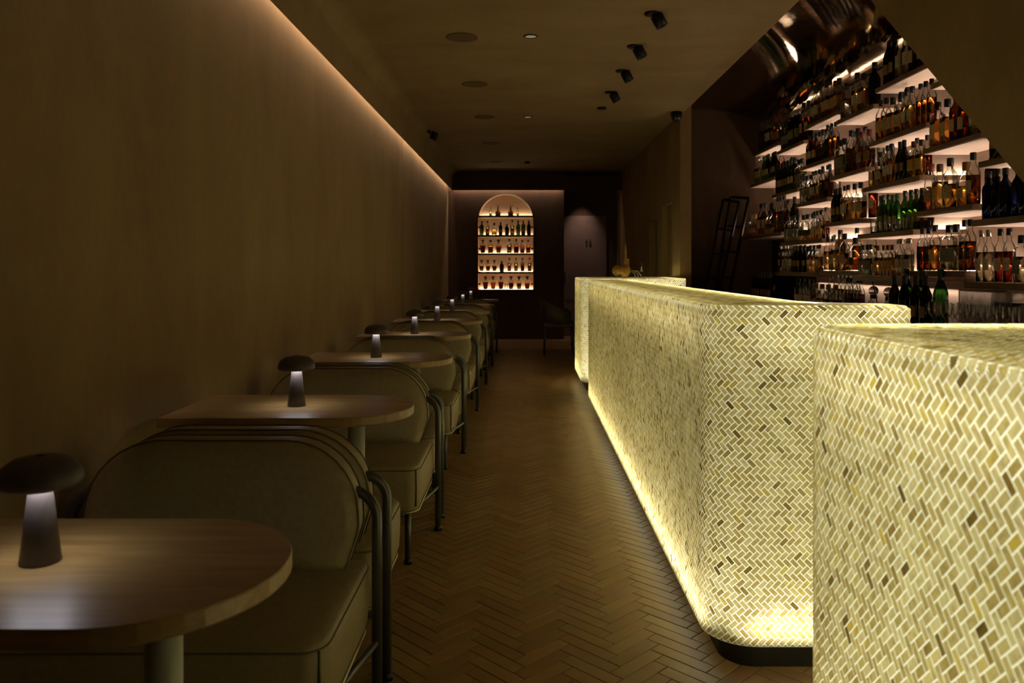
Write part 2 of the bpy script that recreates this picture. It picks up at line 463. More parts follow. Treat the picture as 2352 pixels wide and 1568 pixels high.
# raked stair soffit beside the bar
rk = [(4.155, ZC), (0.83, 0.0), (YBACK, 0.0), (YBACK, ZC)]
struct(obj('wall_raked', *prism(rk, 'x', XR, XB), M_WALL), 'brown plaster wall with a raked lower edge above the bar')

# floor: joint bed + herringbone tiles
floor = obj('floor', *box(XL, XB, YBACK, YD, -0.06, -0.0035), M_FLOORBASE)
struct(floor, 'brown herringbone tiled floor')
def clip(poly, conv):
    """clip convex polygon by a convex CCW polygon"""
    out = poly
    n = len(conv)
    for i in range(n):
        ax, ay = conv[i]; bx, by = conv[(i + 1) % n]
        ex, ey = bx - ax, by - ay
        inp, out = out, []
        if not inp: return []
        px_, py_ = inp[-1]; sp = ex * (py_ - ay) - ey * (px_ - ax)
        for (qx, qy) in inp:
            sq = ex * (qy - ay) - ey * (qx - ax)
            if (sq >= 0) != (sp >= 0):
                t = sp / (sp - sq); out.append((px_ + t * (qx - px_), py_ + t * (qy - py_)))
            if sq >= 0: out.append((qx, qy))
            px_, py_, sp = qx, qy, sq
    # drop duplicates
    res = []
    for p in out:
        if not res or abs(p[0] - res[-1][0]) + abs(p[1] - res[-1][1]) > 1e-6: res.append(p)
    if len(res) > 1 and abs(res[0][0] - res[-1][0]) + abs(res[0][1] - res[-1][1]) < 1e-6: res.pop()
    return res
def parea(p):
    return 0.5 * sum(p[i][0] * p[(i + 1) % len(p)][1] - p[(i + 1) % len(p)][0] * p[i][1] for i in range(len(p)))
def inset(p, d):
    n = len(p); out = []
    for i in range(n):
        a, b, c = p[i - 1], p[i], p[(i + 1) % n]
        e1 = (b[0] - a[0], b[1] - a[1]); e2 = (c[0] - b[0], c[1] - b[1])
        l1 = math.hypot(*e1); l2 = math.hypot(*e2)
        if l1 < 1e-7 or l2 < 1e-7: return None
        n1 = (-e1[1] / l1, e1[0] / l1); n2 = (-e2[1] / l2, e2[0] / l2)
        k = 1 + n1[0] * n2[0] + n1[1] * n2[1]
        if k < 0.15: return None
        out.append((b[0] + d * (n1[0] + n2[0]) / k, b[1] + d * (n1[1] + n2[1]) / k))
    # the inset must keep every edge's direction
    for i in range(n):
        a, b = p[i], p[(i + 1) % n]; A, B = out[i], out[(i + 1) % n]
        if (b[0] - a[0]) * (B[0] - A[0]) + (b[1] - a[1]) * (B[1] - A[1]) <= 0: return None
    return out
def herring(conv, w, L, rot):
    """cells of an L:1 herringbone (short side w), zigzag axis turned by rot, clipped to convex polygon conv"""
    cr, sr = math.cos(rot), math.sin(rot)
    inv = [(cr * x + sr * y, -sr * x + cr * y) for x, y in conv]
    x0, x1 = min(p[0] for p in inv) / w, max(p[0] for p in inv) / w
    y0, y1 = min(p[1] for p in inv) / w, max(p[1] for p in inv) / w
    bx0, bx1 = min(p[0] for p in conv), max(p[0] for p in conv)
    by0, by1 = min(p[1] for p in conv), max(p[1] for p in conv)
    rect = len(conv) == 4
    cells = []
    for j in range(int(y0) - 2 * L - 1, int(y1) + 2 * L + 2):
        m0 = int((x0 - j) // (2 * L)) - 1; m1 = int((x1 - j) // (2 * L)) + 2
        for m in range(m0, m1):
            c = j + 2 * L * m
            for (ax, ay, bx, by) in ((c, j, c + L, j + 1), (c + L, j - L + 1, c + L + 1, j + 1)):
                pts = [(ax * w, ay * w), (bx * w, ay * w), (bx * w, by * w), (ax * w, by * w)]
                pts = [(cr * x - sr * y, sr * x + cr * y) for x, y in pts]
                xs = [p[0] for p in pts]; ys = [p[1] for p in pts]
                if max(xs) <= bx0 or min(xs) >= bx1 or max(ys) <= by0 or min(ys) >= by1: continue
                if rect and min(xs) >= bx0 and max(xs) <= bx1 and min(ys) >= by0 and max(ys) <= by1:
                    cells.append((pts, True)); continue
                q = clip(pts, conv)
                if len(q) >= 3 and parea(q) > 1e-7:
                    whole = len(q) == 4 and abs(parea(q) - L * w * w) < 1e-8
                    cells.append((q, whole))
    return cells

def floortile_material():
    m, nt, out = nmat('floor_tile')
    b = N(nt, 'ShaderNodeBsdfPrincipled'); b.inputs['Roughness'].default_value = 0.36
    b.inputs['Specular IOR Level'].default_value = 0.45
    geo = N(nt, 'ShaderNodeNewGeometry'); oi = N(nt, 'ShaderNodeObjectInfo')
    ad = N(nt, 'ShaderNodeMath', operation='ADD'); fr = N(nt, 'ShaderNodeMath', operation='FRACT')
    nt.links.new(geo.outputs['Random Per Island'], ad.inputs[0]); nt.links.new(oi.outputs['Random'], ad.inputs[1]); nt.links.new(ad.outputs[0], fr.inputs[0])
    r = ramp(nt, [(0.0, srgb(146, 112, 64)), (0.5, srgb(157, 123, 73)), (1.0, srgb(166, 132, 80))])
    nt.links.new(fr.outputs[0], r.inputs['Fac'])
    v = coords(nt, (1, 1, 1)); n1 = N(nt, 'ShaderNodeTexNoise'); n1.inputs['Scale'].default_value = 9; n1.inputs['Detail'].default_value = 6
    nt.links.new(v, n1.inputs['Vector'])
    mx = N(nt, 'ShaderNodeMixRGB', blend_type='MULTIPLY'); mx.inputs['Fac'].default_value = 0.4
    nt.links.new(r.outputs['Color'], mx.inputs['Color1']); nt.links.new(n1.outputs['Color'], mx.inputs['Color2'])
    nt.links.new(mx.outputs['Color'], b.inputs['Base Color'])
    bp = N(nt, 'ShaderNodeBump'); bp.inputs['Strength'].default_value = 0.05; bp.inputs['Distance'].default_value = 0.005
    nt.links.new(n1.outputs['Fac'], bp.inputs['Height']); nt.links.new(bp.outputs['Normal'], b.inputs['Normal'])
    nt.links.new(b.outputs['BSDF'], out.inputs['Surface'])
    return m
M_FLOORTILE = floortile_material()
FW, FL = 0.0525, 4
fl_conv = [(XL, YBACK), (XB, YBACK), (XB, YD), (XL, YD)]
cells = herring(fl_conv, FW, FL, PI / 4)       # zigzag axis along the room
ft = []
for q, whole in cells:
    a = inset(q, 0.0011); t = inset(q, 0.0024)
    if a is None or t is None: continue
    n = len(q)
    lift = random.uniform(-0.0004, 0.0002)
    vs = [(p[0], p[1], -0.004) for p in a] + [(p[0], p[1], -0.001 + lift) for p in a] + [(p[0], p[1], 0.0 + lift) for p in t]
    fs = [tuple(range(2 * n, 3 * n))]
    for i in range(n):
        j = (i + 1) % n
        fs += [(i, j, n + j, n + i), (n + i, n + j, 2 * n + j, 2 * n + i)]
    cx = sum(p[0] for p in q) / n; cy = sum(p[1] for p in q) / n
    size = 0
    if whole and cy > 2.2 and -0.5 < cx < 0.56:
        sx, sy = toscreen((cx, cy, 0))
        if 900 < sx < 1720 and sy < 1560: size = 1 / cy ** 3
    ft.append((size, vs, fs))
ft.sort(key=lambda t: -t[0])
for size, vs, fs in ft[:300]:
    obj('floor_tile', vs, fs, M_FLOORTILE, floor, recalc=False)
mb = MB()
for size, vs, fs in ft[300:]: mb.add((vs, fs))
o = obj('floor_tile_field', mb.v, mb.f, M_FLOORTILE, floor, recalc=False); o['kind'] = 'stuff'

# ------------------------------------------------------------------ cove lights (hidden behind the pelmets)
area('cove_strip', (XL + .062, (YF - 0.1 + YBACK) / 2, 2.68), (0, .45, 0), 0.012, YF - YBACK - .2, L_COVE * 8, COVE)
area('cove_strip', ((XL + fx1) / 2, YF - .05, 2.64), (.4, 0, 0), fx1 - XL - .05, 0.02, L_COVE * 12, COVE)

# ------------------------------------------------------------------ bar counters with backlit stone mosaic
BH, BZ, BN = 1.13, 0.09, 0.016     # top, underside of the mosaic, bullnose radius
TW = 0.01535
class Path:
    """plan outline: lines and left-turning arcs, outside on the right-hand side"""
    def __init__(s, pts, rads):
        s.seg = []; s.U = 0.0
        P = [Vector(p) for p in pts]; cur = P[0]
        for i in range(1, len(P)):
            h = (P[i] - P[i - 1]).normalized()
            if i < len(P) - 1:
                r = rads[i - 1]; h2 = (P[i + 1] - P[i]).normalized()
                e = P[i] - h * r
                s._line(cur, e, h)
                c = e + Vector((-h.y, h.x)) * r
                a0 = math.atan2(e.y - c.y, e.x - c.x)
                s.seg.append(('A', s.U, r * PI / 2, c, r, a0)); s.U += r * PI / 2
                cur = P[i] + h2 * r
            else: s._line(cur, P[i], h)
    def _line(s, a, b, h):
        l = (b - a).length
        s.seg.append(('L', s.U, l, a, h)); s.U += l
    def at(s, u):
        for g in s.seg:
            if u <= g[1] + g[2] + 1e-9: break
        t = u - g[1]
        if g[0] == 'L': return g[3] + g[4] * t, Vector((g[4].y, -g[4].x))
        a = g[5] + t / g[4]
        n = Vector((math.cos(a), math.sin(a)))
        return g[3] + n * g[4], n
    def outline(s, off=0.0, step=0.02):
        out = []
        for g in s.seg:
            k = 1 if g[0] == 'L' else 10
            for i in range(k + 1):
                p, n = s.at(min(g[1] + g[2] * i / k, s.U)); out.append(p - n * off)
        res = []
        for p in out:
            if not res or (p - res[-1]).length > 1e-5: res.append(p)
        return res
VS = BH - BZ - BN
VT = VS + BN * PI / 2
def bar_counter(label, path, top_convs, extra_top, inner, kick_poly, core_boxes, visible, group, single):
    root = empty('bar_counter', (path.at(path.U / 2)[0].x, path.at(path.U / 2)[0].y, 0), 0, label, 'bar counter', group)
    off = Vector(root.location)
    tiles, gv, gf = [], [], []
    def put(q, fn, whole):
        t = inset(q, 0.00138)
        n = len(q)
        b = len(gv)
        if t is None or (not whole and parea(t) < 2e-5):
            gv.extend([tuple(fn(p, 0) - off) for p in q]); gf.append(tuple(range(b, b + n))); return
        gv.extend([tuple(fn(p, 0) - off) for p in q] + [tuple(fn(p, 0) - off) for p in t])
        for i in range(n):
            j = (i + 1) % n; gf.append((b + i, b + j, b + n + j, b + n + i))
        h = 0.0005 + random.uniform(-.0002, .0003)
        lo = [fn(p, 0) - off for p in t]; hi = [fn(p, h) - off for p in t]
        vs = [tuple(p) for p in lo] + [tuple(p) for p in hi]
        fs = [tuple(range(n, 2 * n))] + [(i, (i + 1) % n, n + (i + 1) % n, n + i) for i in range(n)]
        tiles.append((vs, fs, hi, whole))
    def side(p, h):
        u, v_ = max(0, min(path.U, p[0])), p[1]
        c, n = path.at(u)
        if v_ <= VS: z, o_, nz, nh = BZ + v_, 0, 0, 1
        else:
            a = (v_ - VS) / BN; z, o_, nz, nh = BH - BN + BN * math.sin(a), BN * (1 - math.cos(a)), math.sin(a), math.cos(a)
        return Vector((c.x - n.x * o_ + n.x * nh * h, c.y - n.y * o_ + n.y * nh * h, z + nz * h))
    def topf(p, h): return Vector((p[0], p[1], BH + h))
    for q, whole in herring([(0, 0), (path.U, 0), (path.U, VT), (0, VT)], TW, 2, -PI / 4): put(q, side, whole)
    for conv in top_convs:
        for q, whole in herring(conv, TW, 2, -PI / 4): put(q, topf, whole)
    for poly in extra_top:
        b = len(gv); gv.extend([tuple(topf(p, 0) - off) for p in poly]); gf.append(tuple(range(b, b + len(poly))))
    obj('grout', gv, gf, M_GROUT, root, recalc=False)
    # the tiles that show largest are single parts
    scored = []
    for i, (vs, fs, hi, whole) in enumerate(tiles):
        s = 0
        if whole and single:
            pts = [p + off for p in hi]
            c = sum(pts, Vector()) / len(pts)
            if c.y > 0.3 and visible(c):
                sc = [toscreen(p) for p in pts]
                s = abs(parea(sc))
                cx_, cy_ = toscreen(c)
                if not (5 < cx_ < W - 5 and 5 < cy_ < H - 5): s = 0
                nrm = (pts[1] - pts[0]).cross(pts[2] - pts[0])
                if nrm.dot(c - Vector((0, 0, CAMZ))) > 0: s = 0
        scored.append((s, i))
    scored.sort(reverse=True)
    pick = {i for s, i in scored[:300] if s > 60}
    mb = MB()
    for i, (vs, fs, hi, whole) in enumerate(tiles):
        if i in pick: obj('mosaic_tile', vs, fs, M_TILE, root, recalc=False)
        else: mb.add((vs, fs))
    fo = obj('mosaic_field', mb.v, mb.f, M_TILE, root, recalc=False); fo['kind'] = 'stuff'
    # service side, kick plinth and unseen white core added to bounce light
    mb = MB()
    for (a, b_) in inner:
        mb.add(([(a[0] - off.x, a[1] - off.y, BZ), (b_[0] - off.x, b_[1] - off.y, BZ), (b_[0] - off.x, b_[1] - off.y, BH), (a[0] - off.x, a[1] - off.y, BH)], [(0, 1, 2, 3)]))
    mb.build('service_panel', M_CORE, root)
    obj('kick_plinth', *prism([(p[0] - off.x, p[1] - off.y) for p in kick_poly], 'z', 0.0, BZ + .004), M_KICK, root)
    for (x0, x1, y0, y1) in core_boxes:
        obj('lightbox_core', *box(x0 - off.x, x1 - off.x, y0 - off.y, y1 - off.y, BZ + .01, BH - .13), M_CORE, root)
    return root
FX, R = 0.565, 0.15
# middle counter, an L with a short return at its near end
NB, FB = 2.39, 7.13
pB = Path([(0.945, FB), (FX, FB), (FX, NB), (1.185, NB), (1.185, NB + .16)], [R, R, .022])
t1 = Path([(0.945, FB), (FX, FB), (FX, NB), (0.945, NB)], [R, R]).outline(BN)
convB = [(p.x, p.y) for p in t1]
endB = [(0.945, NB + BN), (1.185 - .022, NB + BN), (1.185 - BN, NB + .022), (1.185 - BN, NB + .16), (0.945, NB + .16)]
fil = [(0.945, NB + .16)] + [(0.945 + .2 - .2 * math.cos(t * PI / 16), NB + .36 - .2 * math.sin(t * PI / 16)) for t in range(8, -1, -1)]
fil[1] = (1.145, NB + .16)
kB = Path([(0.94, FB - .06), (FX + .06, FB - .06), (FX + .06, NB + .06), (1.12, NB + .06), (1.12, NB + .15)], [.10, .10, .02]).outline()
kB = [(p.x, p.y) for p in kB] + [(0.94, NB + .15)]
def visB(c):
    x, y = toscreen(c)
    return not (x > 1858 and y > 738)
inB = [((1.185, NB + .16), (1.145, NB + .16)), ((1.145, NB + .16), (1.0, NB + .23)), ((1.0, NB + .23), (0.945, NB + .36)), ((0.945, NB + .36), (0.945, FB))]
bB = bar_counter('long glowing herringbone stone counter with a rounded near corner, middle of three', pB, [convB, endB], [fil], inB, kB,
                 [(FX + .16, 0.93, NB + .17, FB - .16)], visB, 'glowing stone bar counters', True)
# near counter
FC, NC = 1.66, 0.72
pC = Path([(1.55, FC), (FX, FC), (FX, NC)], [R])
convC = [(p.x, p.y) for p in pC.outline(BN)] + [(1.55, NC)]
kC = [(p.x, p.y) for p in Path([(1.5, FC - .06), (FX + .06, FC - .06), (FX + .06, NC)], [.1]).outline()] + [(1.5, NC)]
bC = bar_counter('glowing herringbone stone counter closest to the viewpoint, cut off by the frame', pC, [convC], [], [((1.55, NC), (1.55, FC)), ((FX, NC), (1.55, NC))], kC,
                 [(FX + .16, 1.4, NC + .1, FC - .16)], lambda c: True, 'glowing stone bar counters', True)
# far counter, turning towards the right wall
NA_, FA = 7.83, 9.0
pA = Path([(1.62, FA), (FX, FA), (FX, NA_), (1.605, NA_)], [.12, .12])
convA = [(p.x, p.y) for p in pA.outline(BN)]
kA = [(p.x, p.y) for p in Path([(1.58, FA - .06), (FX + .06, FA - .06), (FX + .06, NA_ + .06), (1.58, NA_ + .06)], [.08, .08]).outline()]
bA = bar_counter('short glowing herringbone stone counter carrying the brass tap, farthest of three', pA, [convA], [], [((1.605, NA_), (1.62, FA))], kA,
                 [(FX + .16, 1.55, NA_ + .16, FA - .16)], lambda c: True, 'glowing stone bar counters', False)
# light sheets and strips inside the counters
GAP = 0.13
zm = (BZ + BH) / 2
def face_lights(kind, c, lo, hi, ks=1.0, kt=1.0):
    """kind 'x': face in plane X=c spanning y lo..hi (looks to -X); 'y': plane Y=c spanning x lo..hi (looks to -Y); 'Y': looks to +Y"""
    ln, md = hi - lo, (lo + hi) / 2
    if kind == 'x':
        area('bar_light_sheet', (c + GAP, md, zm), (0, -PI / 2, PI), 0.90, ln, L_SHEET * ks, BARLIGHT)
        area('bar_light_strip', (c + .055, md, BZ + .03), (0, PI - .5, 0), 0.02, ln, L_BARSTRIP * kt, STRIP)
        area('bar_light_strip', (c + .10, md, BH - .07), (0, PI / 2, 0), 0.02, ln, L_BARSTRIP * .22 * kt, STRIP)
    else:
        sg = 1 if kind == 'y' else -1
        area('bar_light_sheet', (md, c + sg * GAP, zm), (-PI / 2 * sg, 0, 0), ln, 0.90, L_SHEET * ks, BARLIGHT)
        area('bar_light_strip', (md, c + sg * .055, BZ + .03), (PI - .5 * -sg, 0, 0), ln, 0.02, L_BARSTRIP * kt, STRIP)
        area('bar_light_strip', (md, c + sg * .10, BH - .07), (-PI / 2 * sg, 0, 0), ln, 0.02, L_BARSTRIP * .22 * kt, STRIP)
face_lights('x', FX, NB + .12, FB - .12, 0.5, 1.1)
face_lights('y', NB, FX + .12, 1.15)
face_lights('Y', FB, FX + .12, .93)
face_lights('x', FX, NC + .02, FC - .12, 1.35)
face_lights('Y', FC, FX + .12, 1.5)
face_lights('x', FX, NA_ + .12, FA - .12, 1.2, 1.3)
face_lights('y', NA_, FX + .12, 1.58, 1.2, 1.3)
face_lights('Y', FA, FX + .12, 1.58)
def top_lights(x0, x1, y0, y1, k=1.0):
    area('bar_light_sheet', ((x0 + x1) / 2, (y0 + y1) / 2, BH - .12), (PI, 0, 0), x1 - x0, y1 - y0, L_BARTOP * k, BARLIGHT)
    area('bar_light_strip', (x1 - .01, (y0 + y1) / 2, BH - .05), (PI, 0, 0), .02, y1 - y0, L_BARSTRIP * .8 * k, STRIP)
area('bar_light_strip', (1.15, NB + .06, zm), (-PI / 2, 0, 0), .03, .9, 5, BARLIGHT)
top_lights(FX + .04, .93, NB + .2, FB - .1, 0.8)
top_lights(.95, 1.13, NB + .05, NB + .14, 1.6)
top_lights(FX + .04, 1.5, NC + .1, FC - .06, 1.5)
area('bar_light_strip', (1.05, FC - .05, BH - .05), (PI, 0, 0), .8, .02, L_BARSTRIP, BARLIGHT)
top_lights(FX + .04, 1.58, NA_ + .06, FA - .06, .8)

# ------------------------------------------------------------------ armchairs
def scaled(poly, s, cx, cz): return [((x - cx) * s + cx, (z - cz) * s + cz) for x, z in poly]
def make_chair():
    root = empty('armchair')
    # back cushion: tall rounded corners, soft edges
    hw, zb, zt = 0.378, 0.41, 0.768
    out = [(p.x, p.y) for p in fillet([(0, zb), (hw - .035, zb), (hw + .004, zb + .12), (hw - .012, zt), (0, zt)], [.03, .10, .205], 8)]
    outl = out + [(-x, z) for x, z in reversed(out[1:-1])]
    n = len(outl); cz = (zb + zt) / 2
    lay = [(-.072, .45), (-.070, .72), (-.062, .90), (-.050, .965), (-.030, .995), (0, 1.0), (.030, .995), (.046, .965), (.054, .90), (.058, .72), (.058, .45)]
    v, f = [], []
    for yy, s in lay: v += [(x, yy + .195 + (z - zb) * .10, z) for x, z in scaled(outl, s, 0, cz)]
    for k in range(len(lay) - 1):
        for i in range(n):
            j = (i + 1) % n; f.append((k * n + i, k * n + j, (k + 1) * n + j, (k + 1) * n + i))
    f.append(tuple(range(n))); f.append(tuple(range((len(lay) - 1) * n, len(lay) * n)))
    back = obj('backrest', v, f, M_LEATHER, root, True)
    for yy in (-.036, .034):
        obj('piping', *tube([(x, yy + .195 + (z - zb) * .10, z) for x, z in scaled(outl, 1.0, 0, cz)], .0022, 6, closed=True), M_PIPING, back, True)
    # seat block with soft top and seam
    so = [(p.x, p.y) for p in fillet([(0, -.265), (.40, -.265), (.40, .255), (0, .255)], [.06, .04], 6)]
    so = so + [(-x, y) for x, y in reversed(so[1:-1])]
    n = len(so)
    v, f = [], []
    lay = [(.222, .93), (.232, .97), (.26, .992), (.33, 1.0), (.39, 1.0), (.408, .99), (.418, .965), (.424, .90), (.430, .70), (.432, .4)]
    for z, s in lay: v += [(x * s, y * s - .005 * (1 - s), z) for x, y in so]
    for k in range(len(lay) - 1):
        for i in range(n):
            j = (i + 1) % n; f.append((k * n + i, k * n + j, (k + 1) * n + j, (k + 1) * n + i))
    f.append(tuple(range(n))); f.append(tuple(range((len(lay) - 1) * n, len(lay) * n)))
    seat = obj('seat', v, f, M_LEATHER, root, True)
    obj('piping', *tube([(x * .996, y * .996, .402) for x, y in so], .0026, 6, closed=True), M_PIPING, seat, True)
    for sx in (-1, 1):
        for yy in (-.257,):
            obj('piping', *tube([(sx * .383, yy + .01, .40), (sx * .386, yy + .006, .33), (sx * .383, yy + .012, .25)], .0028, 6), M_PIPING, seat, True)
    obj('base_trim', *tube([(x * .972, y * .972, .226) for x, y in so], .005, 6, closed=True), M_TRIM, root, True)
    # rear frame: one tube from floor over the arm height behind the back
    for sx in (-1, 1):
        pth = fillet([(sx * .425, .205, 0.0), (sx * .425, .205, .622), (sx * .30, .235, .622)], [.075], 7)
        obj('arm_tube', *tube(pth, .0145, 10), M_FRAME, root, True)
        obj('glide', *lathe([(0, 0), (.019, 0), (.019, .012), (0.0145, .02)], 12), M_BLACK, root, True).location = (sx * .425, .205, 0)
        obj('leg', *tube([(sx * .345, -.215, 0), (sx * .345, -.215, .235)], .0135, 10), M_FRAME, root, True)
        obj('glide', *lathe([(0, 0), (.018, 0), (.018, .012), (0.0135, .02)], 12), M_BLACK, root, True).location = (sx * .345, -.215, 0)
        obj('rail', *tube([(sx * .345, -.215, .205), (sx * .425, .205, .205)], .009, 8), M_FRAME, root, True)
    obj('rail', *tube([(-.345, -.215, .205), (.345, -.215, .205)], .009, 8), M_FRAME, root, True)
    return root
NTAB, T0, TS = 8, 1.345, 1.535
CX = -0.838
chair = make_chair()
first = True
def place_chair(loc, rz, label):
    global first
    c = chair if first else copytree(chair)
    first = False
    c.location = loc; c.rotation_euler = (0, 0, rz)
    tag(c, label, 'armchair', 'olive leather armchairs along the wall')
def ordt(k): return 'last' if k == NTAB - 1 else ORD[k]
for k in range(NTAB):
    mid = 2.27 + TS * k
    if mid < 13.0:
        place_chair((CX, mid - .29, 0), 0, 'olive leather armchair facing the viewpoint across the %s table from the front' % ordt(k))
    if k < NTAB - 1:
        place_chair((CX - .006, mid + .31, 0), PI, 'olive leather armchair turned away from the viewpoint at the %s table from the front' % ordt(k + 1))
# ------------------------------------------------------------------ tables and lamps
def make_table():
    root = empty('cafe_table')
    hr = 0.243
    o_ = [(-.405, -hr), (.19, -hr)]
    a, b_ = .235, hr
    o_ += [(.19 + a * math.sin(PI * i / 24), -hr * math.cos(PI * i / 24)) for i in range(1, 24)]
    o_ += [(.19, hr), (-.405, hr)]
    n = len(o_)
    lay = [(.708, .992), (.712, 1.0), (.737, 1.0), (.740, .996)]
    v, f = [], []
    for z, s in lay: v += [(x * s, y * s, z) for x, y in o_]
    for k in range(3):
        for i in range(n): j = (i + 1) % n; f.append((k * n + i, k * n + j, (k + 1) * n + j, (k + 1) * n + i))
    f.append(tuple(range(n))); f.append(tuple(range(3 * n, 4 * n)))
    obj('table_top', v, f, M_OAK, root)
    obj('post', *tube([(.215, 0, .012), (.215, 0, .708)], .031, 24), M_POST, root, True)
    obj('top_plate', *lathe([(0, .700), (.09, .700), (.09, .708), (0, .708)], 24), M_FRAME, root).location = (.215, 0, 0)
    obj('base_plate', *lathe([(0, 0), (.12, 0), (.12, .008), (.11, .013), (0, .013)], 32), M_FRAME, root).location = (.215, 0, 0)
    obj('wall_bracket', *rbox(-.41, -.22, -.03, .03, .690, .708, .004), M_FRAME, root)
    return root
def make_lamp():
    root = empty('table_lamp')
    st = obj('stem', *lathe([(0, 0), (.031, 0), (.0325, .002), (.018, .132), (.016, .136), (0, .136)], 32), M_LAMP, root, True)
    obj('shade', *lathe([(.050, .134), (.063, .133), (.0665, .140), (.065, .152), (.058, .167), (.043, .178), (.02, .183), (0, .184)], 36), M_LAMP, root, True)
    obj('shade_underside', *lathe([(.0500, .134), (.0480, .1385), (0, .1385)], 36), M_WHITEP, root, True)
    obj('led_ring', *lathe([(.021, .1375), (.042, .1375)], 32), M_LED, root)
    obj('touch_button', *lathe([(0, .1835), (.006, .1835), (.006, .1855), (0, .1857)], 12), M_BLACK, root)
    return root
table, lamp = make_table(), make_lamp()
for k in range(NTAB):
    y = T0 + TS * k
    t = table if k == 0 else copytree(table)
    t.location = (-.835, y, 0)
    tag(t, ['oak topped table closest to the viewpoint, cut by the frame', 'second oak topped table from the front, whole straight edge showing'][k] if k < 2 else '%s oak topped table from the front, round end to the aisle' % ordt(k), 'table', 'oak tables along the wall')
    l = lamp if k == 0 else copytree(lamp)
    l.location = (-.838, y - .005 + (.0 if k else .015), .740)
    tag(l, 'small mushroom lamp standing on the %s oak table from the front' % ordt(k), 'lamp', 'mushroom lamps on the oak tables')

# ------------------------------------------------------------------ bottles
def sec_round(a): return math.cos(a), math.sin(a)
def sec_sq(p, ky=1.0):
    def s(a):
        c, s_ = math.cos(a), math.sin(a)
        k = (abs(c) ** p + abs(s_) ** p) ** (-1 / p)
        return c * k, s_ * k * ky
    return s
SHAPES = {  # profile (r, z), section, body top z, label z range, neck (r, z0, z1)
    'round': ([(.036, 0), (.0385, .004), (.0385, .185), (.034, .205), (.018, .232), (.0145, .245), (.0145, .285)], sec_round, .19, (.065, .14)),
    'slim': ([(.032, 0), (.0345, .004), (.0345, .205), (.031, .222), (.016, .25), (.0135, .265), (.0135, .31)], sec_round, .21, (.075, .15)),
    'square': ([(.032, 0), (.0345, .004), (.0345, .165), (.032, .178), (.018, .192), (.0145, .20), (.0145, .235)], sec_sq(7), .165, (.05, .125)),
    'flask': ([(.041, 0), (.044, .004), (.0445, .15), (.040, .175), (.019, .20), (.0145, .21), (.0145, .245)], sec_sq(4, .62), .155, (.05, .115)),
    'squat': ([(.042, 0), (.046, .005), (.047, .115), (.041, .145), (.022, .165), (.0165, .175), (.0165, .205)], sec_round, .125, (.04, .09)),
    'wine': ([(.034, 0), (.037, .004), (.037, .18), (.032, .205), (.020, .235), (.0145, .258), (.014, .305)], sec_round, .19, (.07, .135)),
    'decanter': ([(.026, 0), (.030, .004), (.040, .09), (.044, .128), (.042, .140), (.022, .147), (.014, .152), (.014, .168)], sec_sq(5, .8), .125, (.045, .095)),
}
def make_bottle(shape, glass, liq, cap, lab, fill=0.9, capstyle='std'):
    prof, sec, bt, lz = SHAPES[shape]
    key = (shape, glass, liq, cap, lab, fill, capstyle)
    if key in PROTO: return PROTO[key], False
    root = empty('bottle')
    SEG = 20
    def shared(tagk, build):
        if (shape, tagk) not in MESHES:
            vf = build(); me = mesh(tagk, vf[0], vf[1], tagk not in ('label',)); fixn(me); me.materials.append(None); MESHES[(shape, tagk)] = me
        return MESHES[(shape, tagk)]
    def part(name, me, mat):
        o = bpy.data.objects.new(name, me); link(o, root)
        o.material_slots[0].link = 'OBJECT'; o.material_slots[0].material = mat
        return o
    zt = prof[-1][1]; rn = prof[-1][0]
    part('glass', shared('glass', lambda: lathe([(0, 0.0)] + prof, SEG, sec)), GL[glass])
    def liqb():
        ztop = bt * fill; pr = [(0, .006)]
        for r, z in prof:
            z2 = max(z, .006)
            if z2 >= ztop: break
            pr.append((r * .93, z2))
        rt = pr[-1][0]
        for (r0, z0), (r1, z1) in zip(prof[:-1], prof[1:]):
            if z0 <= ztop <= z1: rt = (r0 + (r1 - r0) * (ztop - z0) / (z1 - z0)) * .93
        pr += [(rt, ztop), (0, ztop)]
        return lathe(pr, SEG, sec)
    if liq: part('liquid', shared('liquid%.2f' % fill, liqb), LQ[liq])
    if capstyle == 'std': cb = lambda: lathe([(rn * .9, zt - .025), (rn * 1.18, zt - .025), (rn * 1.2, zt + .014), (rn * 1.1, zt + .017), (0, zt + .018)], 14)
    elif capstyle == 'long': cb = lambda: lathe([(rn * 1.08, zt - .055), (rn * 1.15, zt - .01), (rn * 1.15, zt + .008), (0, zt + .009)], 14)
    else: cb = lambda: lathe([(rn, zt - .01), (rn, zt + .012), (rn * .8, zt + .014), (rn * .8, zt + .02), (rn * 2.1, zt + .024), (rn * 2.1, zt + .036), (rn * 1.2, zt + .042), (0, zt + .043)], 14)
    part('cap', shared('cap_' + capstyle, cb), CP[cap])
    def labb():
        v, f = [], []
        a0, a1, k = PI * 1.5 - .82, PI * 1.5 + .82, 10
        rr = [r for r, z in prof if .01 < z < bt + .02]
        def rad(z):
            for (r0, z0), (r1, z1) in zip(prof[:-1], prof[1:]):
                if z0 <= z <= z1: return r0 + (r1 - r0) * (z - z0) / max(1e-6, z1 - z0)
            return prof[2][0]
        for i in range(k + 1):
            a = a0 + (a1 - a0) * i / k; c = sec(a)
            for z in lz:
                r = rad(z) + .0008; v.append((r * c[0], r * c[1], z))
        for i in range(k): f.append((2 * i, 2 * i + 2, 2 * i + 3, 2 * i + 1))
        return v, f
    if lab: part('label', shared('label', labb), LB[lab])
    PROTO[key] = root
    return root, True
PROTO, MESHES = {}, {}
NBOT = 0
